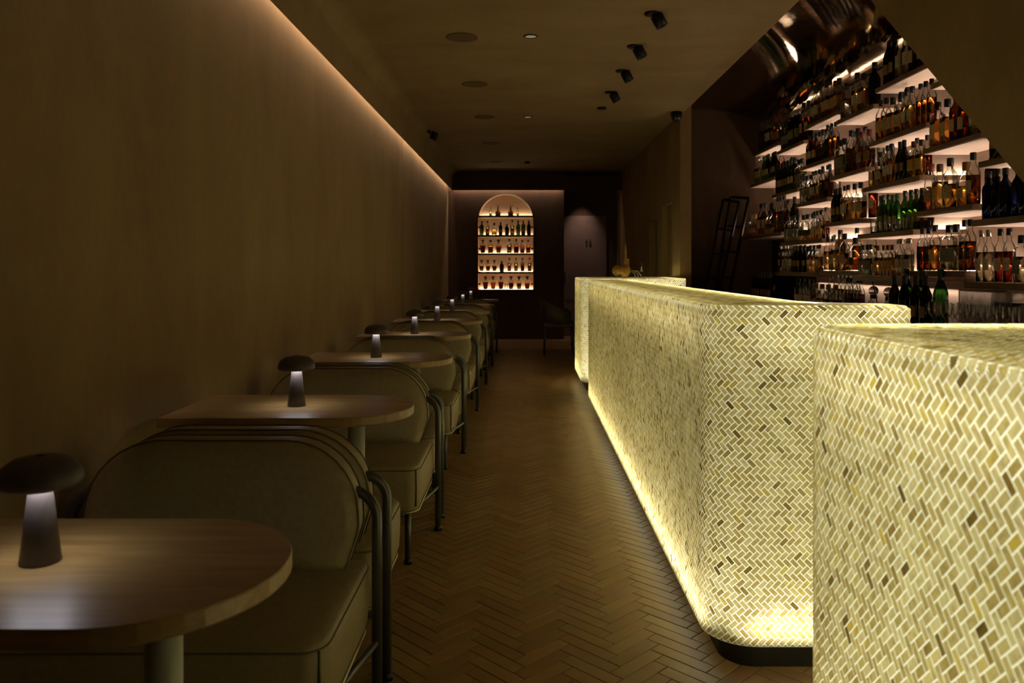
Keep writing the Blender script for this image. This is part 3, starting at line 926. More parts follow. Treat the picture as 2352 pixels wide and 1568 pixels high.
def put_bottle(spec, loc, rz, label, group, sc=1.0, szk=1.0, name='bottle'):
    global NBOT
    root, fresh = make_bottle(*spec)
    o = root if fresh else copytree(root)
    if name != 'bottle': o.name = name
    o.location = loc; o.rotation_euler = (0, 0, rz); o.scale = (sc, sc, sc * szk)
    tag(o, label, 'bottle', group)
    NBOT += 1
    return o
KINDS = {   # short look for the label -> spec
    'amber round bottle with black cap': ('round', 'clear', 'amber', 'black', 'cream'),
    'gold round bottle with black cap': ('round', 'clear', 'gold', 'black', 'white'),
    'copper slim bottle with black cap': ('slim', 'clear', 'copper', 'black', 'black'),
    'amber square bottle with black cap': ('square', 'clear', 'amber', 'black', 'cream', .92),
    'gold square bottle with brown cap': ('square', 'clear', 'gold', 'brown', 'yellow', .92),
    'gold flask bottle with black cap': ('flask', 'clear', 'gold', 'black', 'cream', .8),
    'copper flask bottle with red cap': ('flask', 'clear', 'copper', 'red', 'tan', .8),
    'dark rum bottle with black cap': ('round', 'clear', 'rum', 'black', 'black'),
    'pale spirit bottle with silver cap': ('slim', 'clear', 'pale', 'silver', 'white'),
    'pale square bottle with black cap': ('square', 'clear', 'pale', 'black', 'grey', .85),
    'green wine bottle with green cap': ('wine', 'green', None, 'green', 'cream', .9, 'long'),
    'green round bottle with silver cap': ('round', 'green', 'pale', 'silver', 'green'),
    'black wine bottle with black cap': ('wine', 'dark', None, 'black', 'tan', .9, 'long'),
    'brown round bottle with black cap': ('round', 'brown', 'amber', 'black', 'cream'),
    'dark blue bottle with black cap': ('round', 'blue', None, 'black', None),
    'red liqueur bottle with black cap': ('slim', 'clear', 'red', 'black', 'white'),
    'squat amber bottle with cork cap': ('squat', 'clear', 'amber', 'cork', 'cream', .8),
    'squat gold bottle with black cap': ('squat', 'clear', 'gold', 'black', 'black', .7),
    'bright green bottle with black cap': ('slim', 'green', 'green', 'black', 'green'),
}
KN = list(KINDS)
RADX = {'round': .0385, 'slim': .0345, 'square': .035, 'flask': .0445, 'squat': .047, 'wine': .037, 'decanter': .044}
RADY = {'round': .0385, 'slim': .0345, 'square': .035, 'flask': .028, 'squat': .047, 'wine': .037, 'decanter': .036}

# ------------------------------------------------------------------ back-bar shelves
def xfront(z): return 2.62 - 0.121 * (2.45 - z)
# (bay, far end, near end, underside heights from top)
BAYS = [
    (9.0, 8.14, [2.51, 2.15, 1.555]),
    (8.14, 7.36, [2.405, 1.955]),
    (7.36, 6.60, [2.53, 2.145, 1.80, 1.45, 1.165]),
    (6.60, 5.90, [2.44, 1.965, 1.578, 1.18]),
    (5.90, 5.05, [2.55, 2.145, 1.805, 1.455, 1.145]),
    (5.05, 4.40, [2.387, 1.969, 1.567, 1.187]),
    (4.40, 3.62, [2.53, 2.15, 1.80, 1.473, 1.128]),
]
POOL = {  # clusters seen in the photograph, far to near
    (0, 0): ['copper slim bottle with black cap', 'red liqueur bottle with black cap', 'copper flask bottle with red cap'],
    (0, 1): ['pale spirit bottle with silver cap', 'green wine bottle with green cap', 'black wine bottle with black cap'],
    (0, 2): ['squat amber bottle with cork cap', 'amber round bottle with black cap', 'squat gold bottle with black cap', 'copper slim bottle with black cap'],
    (1, 0): ['pale square bottle with black cap', 'green round bottle with silver cap', 'green round bottle with silver cap', 'red liqueur bottle with black cap'],
    (1, 1): ['black wine bottle with black cap', 'black wine bottle with black cap', 'green wine bottle with green cap', 'pale square bottle with black cap'],
    (2, 0): ['gold round bottle with black cap', 'amber round bottle with black cap', 'gold square bottle with brown cap'],
    (2, 1): ['brown round bottle with black cap', 'dark rum bottle with black cap', 'copper slim bottle with black cap'],
    (2, 2): ['pale square bottle with black cap', 'gold round bottle with black cap', 'copper slim bottle with black cap'],
    (2, 3): ['pale square bottle with black cap', 'squat gold bottle with black cap', 'gold flask bottle with black cap'],
    (2, 4): ['pale spirit bottle with silver cap', 'black wine bottle with black cap', 'gold round bottle with black cap'],
    (3, 0): ['pale square bottle with black cap', 'gold round bottle with black cap', 'amber square bottle with black cap', 'dark blue bottle with black cap'],
    (3, 1): ['pale square bottle with black cap', 'dark rum bottle with black cap', 'copper flask bottle with red cap'],
    (3, 2): ['black wine bottle with black cap', 'gold round bottle with black cap', 'gold flask bottle with black cap'],
    (3, 3): ['gold round bottle with black cap', 'pale spirit bottle with silver cap', 'gold flask bottle with black cap', 'squat gold bottle with black cap'],
    (4, 0): ['black wine bottle with black cap', 'pale spirit bottle with silver cap', 'brown round bottle with black cap', 'copper slim bottle with black cap'],
    (4, 1): ['amber round bottle with black cap', 'amber square bottle with black cap', 'gold round bottle with black cap', 'copper slim bottle with black cap'],
    (4, 2): ['gold flask bottle with black cap', 'gold round bottle with black cap', 'black wine bottle with black cap', 'gold square bottle with brown cap'],
    (4, 3): ['bright green bottle with black cap', 'green wine bottle with green cap', 'bright green bottle with black cap', 'black wine bottle with black cap'],
    (4, 4): ['pale square bottle with black cap', 'gold square bottle with brown cap', 'pale spirit bottle with silver cap'],
    (5, 0): ['amber round bottle with black cap', 'copper flask bottle with red cap', 'amber square bottle with black cap'],
    (5, 1): ['amber square bottle with black cap', 'brown round bottle with black cap', 'gold round bottle with black cap'],
    (5, 2): ['copper flask bottle with red cap', 'gold square bottle with brown cap', 'gold flask bottle with black cap', 'squat amber bottle with cork cap', 'amber round bottle with black cap'],
    (5, 3): ['dark rum bottle with black cap', 'amber round bottle with black cap', 'pale square bottle with black cap', 'copper slim bottle with black cap'],
    (6, 2): ['black wine bottle with black cap', 'squat amber bottle with cork cap', 'brown round bottle with black cap'],
    (6, 3): ['dark blue bottle with black cap', 'dark blue bottle with black cap', 'amber square bottle with black cap'],
    (6, 4): ['pale spirit bottle with silver cap', 'red liqueur bottle with black cap', 'pale square bottle with black cap', 'squat gold bottle with black cap'],
}
nrear = 0
REAR = ['pale spirit bottle with silver cap', 'copper slim bottle with black cap', 'gold round bottle with black cap', 'amber round bottle with black cap', 'black wine bottle with black cap', 'red liqueur bottle with black cap', 'brown round bottle with black cap']
ROWN = ['top', 'second', 'third', 'fourth', 'fifth']
rnd = random.Random(5)
TH = 0.036
for bi, (ya, yb, hs) in enumerate(BAYS):
    for ri, zu in enumerate(hs):
        yf, yn = ya, yb
        if bi == 0 and ri == 2: yn = 7.68
        if bi == 2 and ri == 3: yf = 7.66
        if bi == 2 and ri == 4: yf = 7.75
        xf = xfront(zu); zt = zu + TH
        root = empty('wall_shelf', (xf, (yf + yn) / 2, zu), 0, '%s shelf down in the %s bay from the ladder on the bottle wall' % (ROWN[ri], ORD[bi]), 'shelf', 'staggered bottle shelves behind the bar')
        hy = (yf - yn) / 2 - .004
        dpt = XB - xf
        obj('board', *rbox(0, dpt, -hy, hy, .004, TH, .003), M_SHELF, root)
        obj('soffit', *box(.006, dpt, -hy + .004, hy - .004, 0, .0045), M_SOFFIT, root)
        dark = (bi == 0 and ri == 2)
        obj('led_strip', *box(dpt - .022, dpt - .008, -hy + .03, hy - .03, TH, TH + .004), M_LEDSHELF if ri else M_LEDTOP, root)
        # bottles
        if bi == 6 and ri < 2: continue
        pool = POOL[(bi, ri)]
        length = yf - yn - .05
        clear = min([h - zt for b2 in (BAYS[bi],) for h in b2[2] if h > zt] + [0.6]) - .02
        per = length / len(pool)
        idx = 0; lasty = 99
        y = yf - .03
        for ci, kn in enumerate(pool):
            sp = KINDS[kn]; r = RADX[sp[0]]
            hh = SHAPES[sp[0]][0][-1][1] + .02
            yend = yf - .03 - per * (ci + 1)
            sc = min(1.16, max(.9, .86 * clear / hh)) * rnd.uniform(.96, 1.03)
            if hh * sc > clear: sc = clear / hh
            if sc < .78: sc = .78
            while y - 2 * r * sc > yend - .01:
                yy = y - r * sc - .003
                back = rnd.random() < .0
                x = xf + .018 + RADY[sp[0]] * sc + rnd.uniform(0, .02)
                lab = '%s, %s along the %s shelf of the %s bay' % (kn, ORD[idx], ROWN[ri], ORD[bi])
                put_bottle(sp, (x, yy, zt), -PI / 2 + rnd.uniform(-.12, .30), lab, 'bottles on the shelves behind the bar', sc, 1.0)
                if rnd.random() < .36 and ri != 4 and (bi, ri) != (4, 3) and yy - .05 > yn and nrear < 95:
                    k2 = rnd.choice(REAR); s2 = KINDS[k2]; h2 = SHAPES[s2[0]][0][-1][1] + .02
                    sc2 = min(1.12, clear / h2)
                    xr = x + RADY[sp[0]] * sc * 1.15 + RADX[s2[0]] * sc2 + .004
                    if sc2 > .8 and xr < XB - .03 - RADX[s2[0]] * sc2 and yy - r * sc < lasty - .085:
                        lasty = yy - r * sc
                        put_bottle(s2, (xr, yy - r * sc, zt), -PI / 2 + rnd.uniform(-.1, .3), '%s, rear row behind %s bottle, %s shelf, %s bay' % (k2, ORD[idx], ROWN[ri], ORD[bi]), 'bottles on the shelves behind the bar', sc2, 1.0)
                        nrear += 1
                idx += 1
                y -= 2 * r * sc + rnd.uniform(.004, .014)
            y = min(y, yend)

# back counter under the shelves with its own bottles and glasses
bc = empty('back_counter', (2.5, 6.0, 0), 0, 'dark counter running under the bottle shelves', 'counter')
obj('cabinet', *box(-.20, .34, -2.6, 2.5, 0, .855), M_CABINET, bc)
obj('counter_top', *rbox(-.23, .345, -2.6, 2.5, .855, .885, .004), M_KICK, bc)
CZ = .885
area('backbar_strip', (XB - .03, 5.6, 1.10), (0, 0, 0), .02, 4.0, 14, LEDWARM)
seq = []
def counter_bottles(kn, y0, y1, n, x, why, sc=1.0, zk=1.0):
    for i in range(n):
        y = y0 + (y1 - y0) * (i / max(1, n - 1))
        put_bottle(KINDS[kn], (x + rnd.uniform(-.01, .01), y, CZ), -PI / 2 + rnd.uniform(-.1, .2),
                   '%s, %s in the counter row %s' % (kn, ORD[i], why), 'bottles on the back counter', sc, zk)
counter_bottles('black wine bottle with black cap', 8.35, 7.75, 7, 2.45, 'nearest the ladder')
counter_bottles('gold flask bottle with black cap', 7.05, 6.75, 4, 2.47, 'under the third bay')
counter_bottles('pale spirit bottle with silver cap', 6.68, 6.18, 7, 2.62, 'against the wall', .95)
counter_bottles('squat amber bottle with cork cap', 6.62, 6.2, 4, 2.46, 'in front of clear bottles')
counter_bottles('copper slim bottle with black cap', 6.08, 5.82, 4, 2.5, 'beside the ball stoppers', .85)
counter_bottles('green wine bottle with green cap', 5.02, 4.62, 3, 2.445, 'under the sixth bay', 1.12)
counter_bottles('black wine bottle with black cap', 4.93, 4.53, 4, 2.318, 'before the green bottles', 1.0)
counter_bottles('pale square bottle with black cap', 4.5, 4.2, 3, 2.74, 'behind the clear case', 1.15)
# decanters with ball stoppers
for i, (y, x) in enumerate([(5.62, 2.50), (5.30, 2.46)]):
    r_ = empty('decanter', (x, y, CZ), 0, ['glass decanter with round ball stopper beside black capped bottles', 'glass decanter with round ball stopper beside the copper cup'][i], 'decanter', 'ball stopper decanters on the counter')
    obj('glass', *lathe([(0, 0), (.05, 0), (.055, .02), (.05, .09), (.022, .125), (.018, .14)], 20), GL['clear'], r_, True)
    obj('liquid', *lathe([(0, .004), (.045, .004), (.05, .02), (.047, .07), (0, .07)], 20), LQ['pale'], r_, True)
    obj('collar', *lathe([(.019, .135), (.024, .135), (.024, .16), (.012, .165)], 16), CP['black'], r_, True)
    obj('ball_stopper', *lathe([(0, .158)] + [(.034 * math.sin(PI * k / 12), .192 - .034 * math.cos(PI * k / 12)) for k in range(1, 12)] + [(0, .226)], 18), M_SPHERE, r_, True)
cp_ = empty('copper_cup', (2.42, 5.14, CZ), 0, 'upturned copper shaker cup on the back counter', 'cup')
obj('cup_body', *lathe([(.050, 0), (.052, .002), (.034, .185), (.03, .19), (0, .19)], 20), M_COPPER, cp_, True)
obj('cup_rim', *lathe([(.051, 0), (.055, .004), (.053, .008), (.050, .009)], 20), M_COPPER, cp_, True)
# spoon leaning in a mixing glass
mg = empty('mixing_glass', (2.47, 5.47, CZ), 0, 'mixing glass with a leaning bar spoon between the ball stoppers', 'glass')
obj('glass', *lathe([(0, 0.0), (.038, 0), (.043, .01), (.045, .13)], 20), GL['clear'], mg, True)
obj('bar_spoon', *tube([(.0, -.03, .01), (-.02, .06, .26)], .004, 8), M_BLACK, mg, True)
# clear case and stemmed glasses
cs = empty('acrylic_case', (2.56, 4.22, CZ), 0, 'clear acrylic display case standing on the back counter', 'case')
for nm, bx in (('case_panel', (-.09, -.087, -.24, .24, 0, .23)), ('case_panel', (.09, .093, -.24, .24, 0, .23)), ('case_panel', (-.087, .09, .237, .24, 0, .23)), ('case_panel', (-.087, .09, -.24, -.237, 0, .23)), ('case_lid', (-.092, .095, -.243, .243, .23, .234))):
    obj(nm, *box(*bx), M_ACRYLIC, cs)
for p0, p1 in (((-.09, -.24, .23), (-.09, .24, .23)), ((-.09, .24, 0), (-.09, .24, .23)), ((.09, .24, .23), (-.09, .24, .23))):
    obj('case_edge', *tube([p0, p1], .003, 6), M_WHITEP, cs)
GPROF = [(0, 0.001), (.032, 0.001), (.032, .003), (.006, .008), (.004, .02), (.004, .075), (.012, .085), (.030, .11), (.034, .14), (.030, .175)]
gproto = None
for i in range(14):
    gx, gy = 2.385 - .07 * (i % 2), 4.50 - .064 * i
    if gproto is None:
        g = empty('wine_glass'); gproto = g
        obj('bowl', *lathe(GPROF[6:], 18), GL['clear'], g, True)
        obj('stem', *lathe(GPROF[3:7], 12), GL['clear'], g, True)
        obj('foot', *lathe(GPROF[:4], 18), GL['clear'], g, True)
    else: g = copytree(gproto)
    g.location = (gx, gy, CZ); g.scale = (1, 1, .95)
    tag(g, 'small stemmed glass, %s from the far end of the counter glass row' % ORD[i], 'wine glass', 'stemmed glasses on the back counter')
# coupe glasses on the fifth bay fourth shelf front
tprof = [(0, 0), (.03, 0), (.033, .003), (.036, .09)]
tproto = None
for i in range(7):
    if tproto is None:
        g = empty('tumbler'); tproto = g
        obj('glass', *lathe(tprof, 18), GL['clear'], g, True)
        obj('glass_base', *lathe([(0, .002), (.029, .002), (.031, .012), (0, .014)], 18), M_SPHERE, g, True)
    else: g = copytree(tproto)
    zz = BAYS[4][2][3] + TH
    g.location = (xfront(zz) - .0 + .045, 5.70 - .08 * i, zz)
    tag(g, 'short clear tumbler, %s in the row before the green bottles' % ORD[i], 'tumbler', 'tumblers before the green bottles')
# (shift the green bottles behind the tumblers)
for o in list(COL.objects):
    if o.get('group') == 'bottles on the shelves behind the bar' and 'fourth shelf of the fifth bay' in o['label']:
        o.location.x += .085

# ------------------------------------------------------------------ arched niche
nd = 0.30
niche = empty('bottle_niche', (ncx, YF, nzb), 0, 'lit arched niche with four dark shelves in the end wall', 'niche')
outl = [(nx0, nzb)] + arc + [(nx1, nzb)]
v, f = [], []
for x, z in outl: v += [(x - ncx, 0, z - nzb), (x - ncx, nd, z - nzb)]
for i in range(len(outl) - 1): f.append((2 * i, 2 * i + 1, 2 * i + 3, 2 * i + 2))
obj('niche_lining', v, f, M_NICHE, niche, False)
obj('niche_back', [(x - ncx, nd, z - nzb) for x, z in outl], [tuple(range(len(outl)))], M_NICHE, niche)
obj('niche_sill', *box(nx0 - ncx, nx1 - ncx, 0, nd, -.02, 0.0), M_NICHE, niche)
obj('arch_trim', *tube([(x - ncx, -.002, z - nzb) for x, z in outl], .008, 6), M_KICK, niche, True)
NZ = [2.131, 1.796, 1.479, 1.163]
for z in NZ:
    hw_ = nr if z <= nzs else math.sqrt(nr * nr - (z - nzs) ** 2)
    obj('shelf', *box(-hw_ + .002, hw_ - .002, .012, nd - .001, z - nzb - .030, z - nzb), M_CABINET, niche)
    obj('soffit_and_reflector', *box(-hw_ + .004, hw_ - .004, .03, nd - .002, z - nzb - .034, z - nzb - .0302), M_NICHE, niche)  # pale panel added under each shelf to reflect LED light down
for z in NZ + [nzb]:
    hw_ = nr if z <= nzs else math.sqrt(nr * nr - (z - nzs) ** 2)
    obj('led_strip', *box(-hw_ + .02, hw_ - .02, nd - .026, nd - .012, z - nzb + (0 if z > 1 else .001), z - nzb + .004), M_LEDNICHE, niche)
for z in (1.93, 1.56, .95):
    for s in (-1, 1):
        obj('hinge_knob', *rbox(s * (nr - .03) - .018, s * (nr - .03) + .018, .015, .05, z - nzb - .014, z - nzb + .014, .004), M_BLACK, niche)
NROW = [
    (NZ[0], 'topmost', [(295, ('round', 'clear', 'pale', 'black', None), .44), (685, ('slim', 'clear', 'gold', 'black', None), .40)]),
    (NZ[1], 'second', [(167, ('slim', 'green', None, 'black', 'tan'), .68), (250, ('slim', 'clear', 'amber', 'black', 'tan'), .68), (347, ('squat', 'clear', 'gold', 'black', None, .8), .85), (438, ('slim', 'dark', None, 'black', 'grey'), .64), (530, ('square', 'dark', None, 'black', 'black'), .68), (607, ('slim', 'clear', 'gold', 'black', 'tan'), .73), (692, ('slim', 'green', None, 'black', 'tan'), .71), (765, ('slim', 'green', 'green', 'black', 'green'), .70), (845, ('slim', 'dark', None, 'black', None), .70)]),
    (NZ[2], 'third', [(183, ('decanter', 'clear', 'rum', 'black', None, .95, 'stopper'), 1.02), (294, ('square', 'clear', 'copper', 'black', 'tan'), .84), (409, ('decanter', 'clear', 'amber', 'black', 'tan', .95, 'stopper'), 1.02), (564, ('round', 'clear', 'gold', 'black', 'grey'), .76), (664, ('flask', 'clear', 'rum', 'black', 'black'), .86), (750, ('round', 'clear', 'rum', 'black', None), .70), (836, ('round', 'clear', 'copper', 'black', 'black'), .70)]),
    (NZ[3], 'fourth', [(165, ('decanter', 'clear', 'gold', 'black', 'tan', .95, 'stopper'), .86), (257, ('decanter', 'clear', 'amber', 'black', 'tan', .95, 'stopper'), .86), (350, ('decanter', 'clear', 'amber', 'black', 'grey', .95, 'stopper'), .86), (455, ('squat', 'dark', None, 'black', None), .74), (564, ('slim', 'clear', 'copper', 'black', 'tan'), .66), (661, ('slim', 'clear', 'gold', 'black', 'yellow'), .66), (754, ('slim', 'clear', 'rum', 'black', 'black'), .66), (855, ('slim', 'clear', 'amber', 'black', 'black'), .67)]),
    (nzb, 'lowest', [(221, ('decanter', 'clear', 'rum', 'black', None, .95, 'stopper'), .98), (330, ('decanter', 'clear', 'copper', 'black', None, .95, 'stopper'), .98), (442, ('decanter', 'clear', 'rum', 'black', None, .95, 'stopper'), .98), (588, ('decanter', 'clear', 'copper', 'black', 'black', .95, 'stopper'), .98), (703, ('decanter', 'clear', 'gold', 'black', 'tan', .95, 'stopper'), .98), (822, ('decanter', 'clear', 'rum', 'black', None, .8, 'stopper'), .98)]),
]
SHN = {'slim': 'slim bottle', 'round': 'round bottle', 'squat': 'squat bottle', 'square': 'square bottle', 'flask': 'flat bottle', 'decanter': 'tapered decanter bottle'}
LQN = {'pale': 'clear', 'gold': 'gold', 'amber': 'amber', 'copper': 'copper', 'rum': 'dark brown', 'green': 'green', None: ''}
for z, nm, items in NROW:
    for i, (cx_, sp, sc) in enumerate(items):
        x = (1080 + cx_ / 6.275 - VPX) * .00757
        col = LQN[sp[2]] if sp[2] else {'green': 'dark green', 'dark': 'black', 'blue': 'blue'}.get(sp[1], 'dark')
        put_bottle(sp, (x, YF + .12, z), rnd.uniform(-.1, .1), '%s %s, %s from the table side on the %s niche shelf' % (col, SHN[sp[0]], ORD[i], nm), 'bottles in the arched niche', sc * (1.12 if sp[0] in ('decanter', 'squat', 'flask') else 1.42), (1.0 if sp[0] in ('decanter', 'squat', 'flask') else 1.1 / 1.42))
# two little copper stills on the top shelf
for i, cx_ in enumerate((400, 583)):
    x = (1080 + cx_ / 6.275 - VPX) * .00757
    s = -1 if i == 0 else 1
    r_ = empty('copper_still', (x, YF + .13, NZ[0]), 0, ['miniature pot still in the niche, spout towards the tables', 'miniature pot still in the niche, spout towards the bar'][i], 'still', 'miniature stills in the niche')
    obj('base', *lathe([(0, 0), (.046, 0), (.046, .018), (.04, .024)], 20), M_CABINET, r_, True)
    obj('pot', *lathe([(.04, .022), (.050, .035), (.050, .055), (.036, .078), (.020, .09), (.013, .13), (.009, .165), (.006, .175)], 20), M_COPPER, r_, True)
    obj('swan_neck', *tube(fillet([(0, 0, .165), (0, 0, .185), (s * .055, 0, .172)], [.012], 5), .005, 8), M_CHROME, r_, True)
st = empty('glass_stand', ((1080 + 520 / 6.275 - VPX) * .00757, YF + .12, nzb), 0, 'tiny black stand in the middle of the lowest niche shelf', 'stand')
obj('stand_top', *rbox(-.032, .032, -.025, .025, .085, .097, .003), M_BLACK, st)
for s in (-1, 1): obj('stand_leg', *tube([(s * .024, 0, .0), (s * .02, 0, .088)], .005, 8), M_BLACK, st)

# ------------------------------------------------------------------ ceiling fittings
for i, (x_, y_) in enumerate([(.815, 5.04), (.80, 5.79), (.80, 6.52), (.79, 7.32)]):
    r_ = empty('spotlight', (x_, y_, ZC), 0, 'black adjustable ceiling spotlight, %s in the row over the bar from the front' % ORD[i], 'spotlight', 'black spotlights over the bar')
    obj('ceiling_plate', *lathe([(0, 0), (.048, 0), (.046, -.012), (0, -.014)], 24), M_BLACK, r_, True)
    obj('hinge', *tube([(.01, 0, -.01), (.025, 0, -.035)], .010, 10), M_BLACK, r_, True)
    h = obj('head', *lathe([(0, .034), (.039, .034), (.041, .028), (.041, -.048), (.036, -.048), (.034, -.02), (0, -.02)], 24), M_BLACK, r_, True)
    h.location = (.045, 0, -.045); h.rotation_euler = (0, -.5, 0)
r_ = empty('ceiling_rose', (.786, 8.04, ZC), 0, 'flat black round ceiling cap beyond the spotlight row', 'ceiling cap')
obj('ceiling_plate', *lathe([(0, 0), (.048, 0), (.045, -.016), (.02, -.02), (0, -.02)], 24), M_BLACK, r_, True)
for i, (y_, x_) in enumerate([(5.57, -.449), (7.0, -.45), (8.53, -.445), (10.35, -.45), (12.2, -.45)]):
    r_ = empty('ceiling_speaker', (x_, y_, ZC), 0, 'round flush brown ceiling speaker, %s from the front' % ORD[i], 'speaker', 'round ceiling speakers')
    obj('bezel', *lathe([(.100, 0), (.112, -.001), (.114, -.004), (.104, -.006), (.100, -.003)], 36), M_SPEAKER, r_, True)
    obj('grille', *lathe([(0, -.0035), (.101, -.0035)], 36), M_SPEAKER, r_)
for i, (x_, y_) in enumerate([(.04, 5.54), (.03, 8.53)]):
    r_ = empty('downlight', (x_, y_, ZC), 0, ['glowing recessed downlight between first speaker and spotlights', 'dim recessed downlight farther along the ceiling'][i], 'downlight', 'recessed downlights')
    obj('bezel', *lathe([(.040, -.002), (.049, -.001), (.050, -.005), (.040, -.008)], 28), M_SPEAKER, r_, True)
    obj('lens', *lathe([(0, -.003), (.041, -.003)], 28), M_DOWN, r_)
r_ = empty('smoke_detector', (.035, 12.2, ZC), 0, 'tiny dark detector on the ceiling near the end wall', 'detector')
obj('detector_body', *lathe([(0, 0), (.045, 0), (.04, -.025), (0, -.03)], 20), M_BLACK, r_, True)
# left adjustable spot
r_ = empty('spotlight', (-1.17, 9.35, ZC), 0, 'black ceiling spotlight hanging beside the lit wall slot', 'spotlight')
obj('ceiling_plate', *lathe([(0, 0), (.045, 0), (.043, -.012), (0, -.014)], 20), M_BLACK, r_, True)
obj('hinge', *tube([(0, 0, -.01), (.05, 0, -.045)], .012, 10), M_BLACK, r_, True)
h = obj('head', *lathe([(0, .045), (.036, .045), (.040, .03), (.042, -.045), (.036, -.045), (.03, -.02), (0, -.02)], 24), M_BLACK, r_, True)
h.location = (.085, 0, -.07); h.rotation_euler = (0.1, .35, 0)
# security camera at the wall corner
r_ = empty('security_camera', (1.60, 8.28, ZC), 0, 'black twin eyed security camera under the ceiling corner', 'camera')
obj('housing', *lathe([(0, 0), (.062, 0), (.060, -.035), (.05, -.075), (.03, -.10), (0, -.108)], 24), M_BLACK, r_, True)
for s in (-1, 1):
    obj('lens', *lathe([(0, .0), (.011, 0), (.009, .008), (0, .011)], 12), M_WHITEP, r_, True).matrix_local = Matrix.Translation((s * .017, -.046, -.072)) @ Matrix.Rotation(PI / 2 + .45, 4, 'X')
# air grille over the washroom door
r_ = empty('air_grille', (1.14, YF - .165, 2.83), 0, 'long black slotted air grille above the washroom passage', 'air grille')
obj('grille_frame', *box(-.45, .47, -.004, .004, -.045, .03), M_BLACK, r_)
for k in range(4): obj('slat', *box(-.44, .46, -.012, -.003, -.038 + .017 * k, -.032 + .017 * k), M_KICK, r_)

# ------------------------------------------------------------------ washroom door, sign, its spotlight
dr = obj('door_1', *box(fx1 + .02, 1.46, YD - .04, YD - .001, 0, 2.16), M_DOOR)
struct(dr, 'mauve brown washroom door with a small twin figure sign')
obj('door_handle', *tube(fillet([(.715, YD - .04, .98), (.715, YD - .09, .98), (.715, YD - .09, 1.16), (.715, YD - .04, 1.16)], [.015, .015], 4), .007, 8), M_BLACK, dr, True)
sg = obj('sign_figure', *tube([(1.105, YD - .044, 1.625), (1.085, YD - .044, 1.665), (1.092, YD - .044, 1.70), (1.118, YD - .044, 1.70), (1.125, YD - .044, 1.665)], .0045, 6, closed=True), M_BLACK, dr)
obj('sign_figure', *tube([(1.17, YD - .044, 1.71), (1.152, YD - .044, 1.67), (1.152, YD - .044, 1.64), (1.188, YD - .044, 1.64), (1.188, YD - .044, 1.67)], .0045, 6, closed=True), M_BLACK, dr)
for x_, z_ in ((1.105, 1.725), (1.17, 1.735)):
    obj('sign_head', *lathe([(0, 0), (.009, 0), (.009, .004), (0, .004)], 12), M_BLACK, dr).matrix_local = Matrix.Translation((x_, YD - .042, z_)) @ Matrix.Rotation(PI / 2, 4, 'X')
for x_ in (1.097, 1.113, 1.162, 1.178):
    obj('sign_leg', *tube([(x_, YD - .044, 1.60), (x_, YD - .044, 1.63)], .004, 6), M_BLACK, dr)
r_ = empty('spotlight', (1.02, YD - .34, ZC), 0, 'small black spotlight above the washroom door', 'spotlight')
obj('ceiling_plate', *lathe([(0, 0), (.04, 0), (.038, -.012), (0, -.014)], 20), M_BLACK, r_, True)
obj('stem', *tube([(0, 0, -.01), (0, 0, -.06)], .008, 8), M_BLACK, r_, True)
h = obj('head', *lathe([(0, .03), (.03, .03), (.032, .02), (.032, -.05), (.028, -.05), (.026, -.02), (0, -.02)], 20), M_BLACK, r_, True)
h.location = (0, 0, -.09); h.rotation_euler = (-.12, 0, 0)
sl = bpy.data.lights.new('door_spot', 'SPOT'); sl.energy = 38; sl.color = (1.0, .76, .64); sl.spot_size = 1.0; sl.spot_blend = 1.0; sl.shadow_soft_size = .03
so_ = bpy.data.objects.new('door_spot', sl); so_.location = (1.02, YD - .335, ZC - .15); so_.rotation_euler = (.20, 0, 0); link(so_)

# ------------------------------------------------------------------ far dining chair and table near the end wall
tb = empty('dining_table', (1.0, 11.4, 0), 0, 'dark square table behind the far glowing counter', 'table')
obj('table_top', *rbox(-.40, .40, -.35, .35, .735, .765, .004), M_CABINET, tb)
obj('post', *tube([(0, 0, .012), (0, 0, .735)], .03, 16), M_BLACK, tb, True)
obj('base_plate', *lathe([(0, 0), (.24, 0), (.24, .01), (0, .014)], 28), M_BLACK, tb)
dc = empty('dining_chair', (.46, 11.15, 0), 0, 'dark upholstered chair with a sweeping back at the dark square table', 'chair')
obj('seat', *rbox(-.20, .24, -.23, .23, .40, .47, .025, 3), M_DARKCHAIR, dc, True)
v, f = [], []
K = 14
for i in range(K + 1):
    a = -1.9 + 3.8 * i / K
    cx_, cy_ = -.22 * math.cos(a) * .95, .245 * math.sin(a) if abs(a) < PI / 2 else .245 * math.copysign(1, a)
    if abs(a) >= PI / 2: cx_ = (abs(a) - PI / 2) * .55
    top = .83 - .20 * (abs(a) / 1.9) ** 1.5
    for (o_, z_) in ((0, .44), (.03, top), (-.02, top - .0), (-.03, .44)):
        k_ = 1 + (o_ if cx_ <= 0 else o_) * .6
        v.append((cx_ * k_ - .10 * max(0, (z_ - .44)) * (1 if cx_ < 0 else .3), cy_ * k_, z_))
for i in range(K):
    for k in range(4):
        l = (k + 1) % 4; f.append((i * 4 + k, i * 4 + l, (i + 1) * 4 + l, (i + 1) * 4 + k))
f.append((0, 1, 2, 3)); f.append(tuple(K * 4 + k for k in range(4)))
obj('backrest', v, f, M_DARKCHAIR, dc, True)
for x_ in (-.17, .2):
    for y_ in (-.19, .19):
        obj('leg', *tube([(x_ * 1.12, y_ * 1.08, 0), (x_, y_, .41)], [.010, .016], 10), M_FRAME, dc, True)

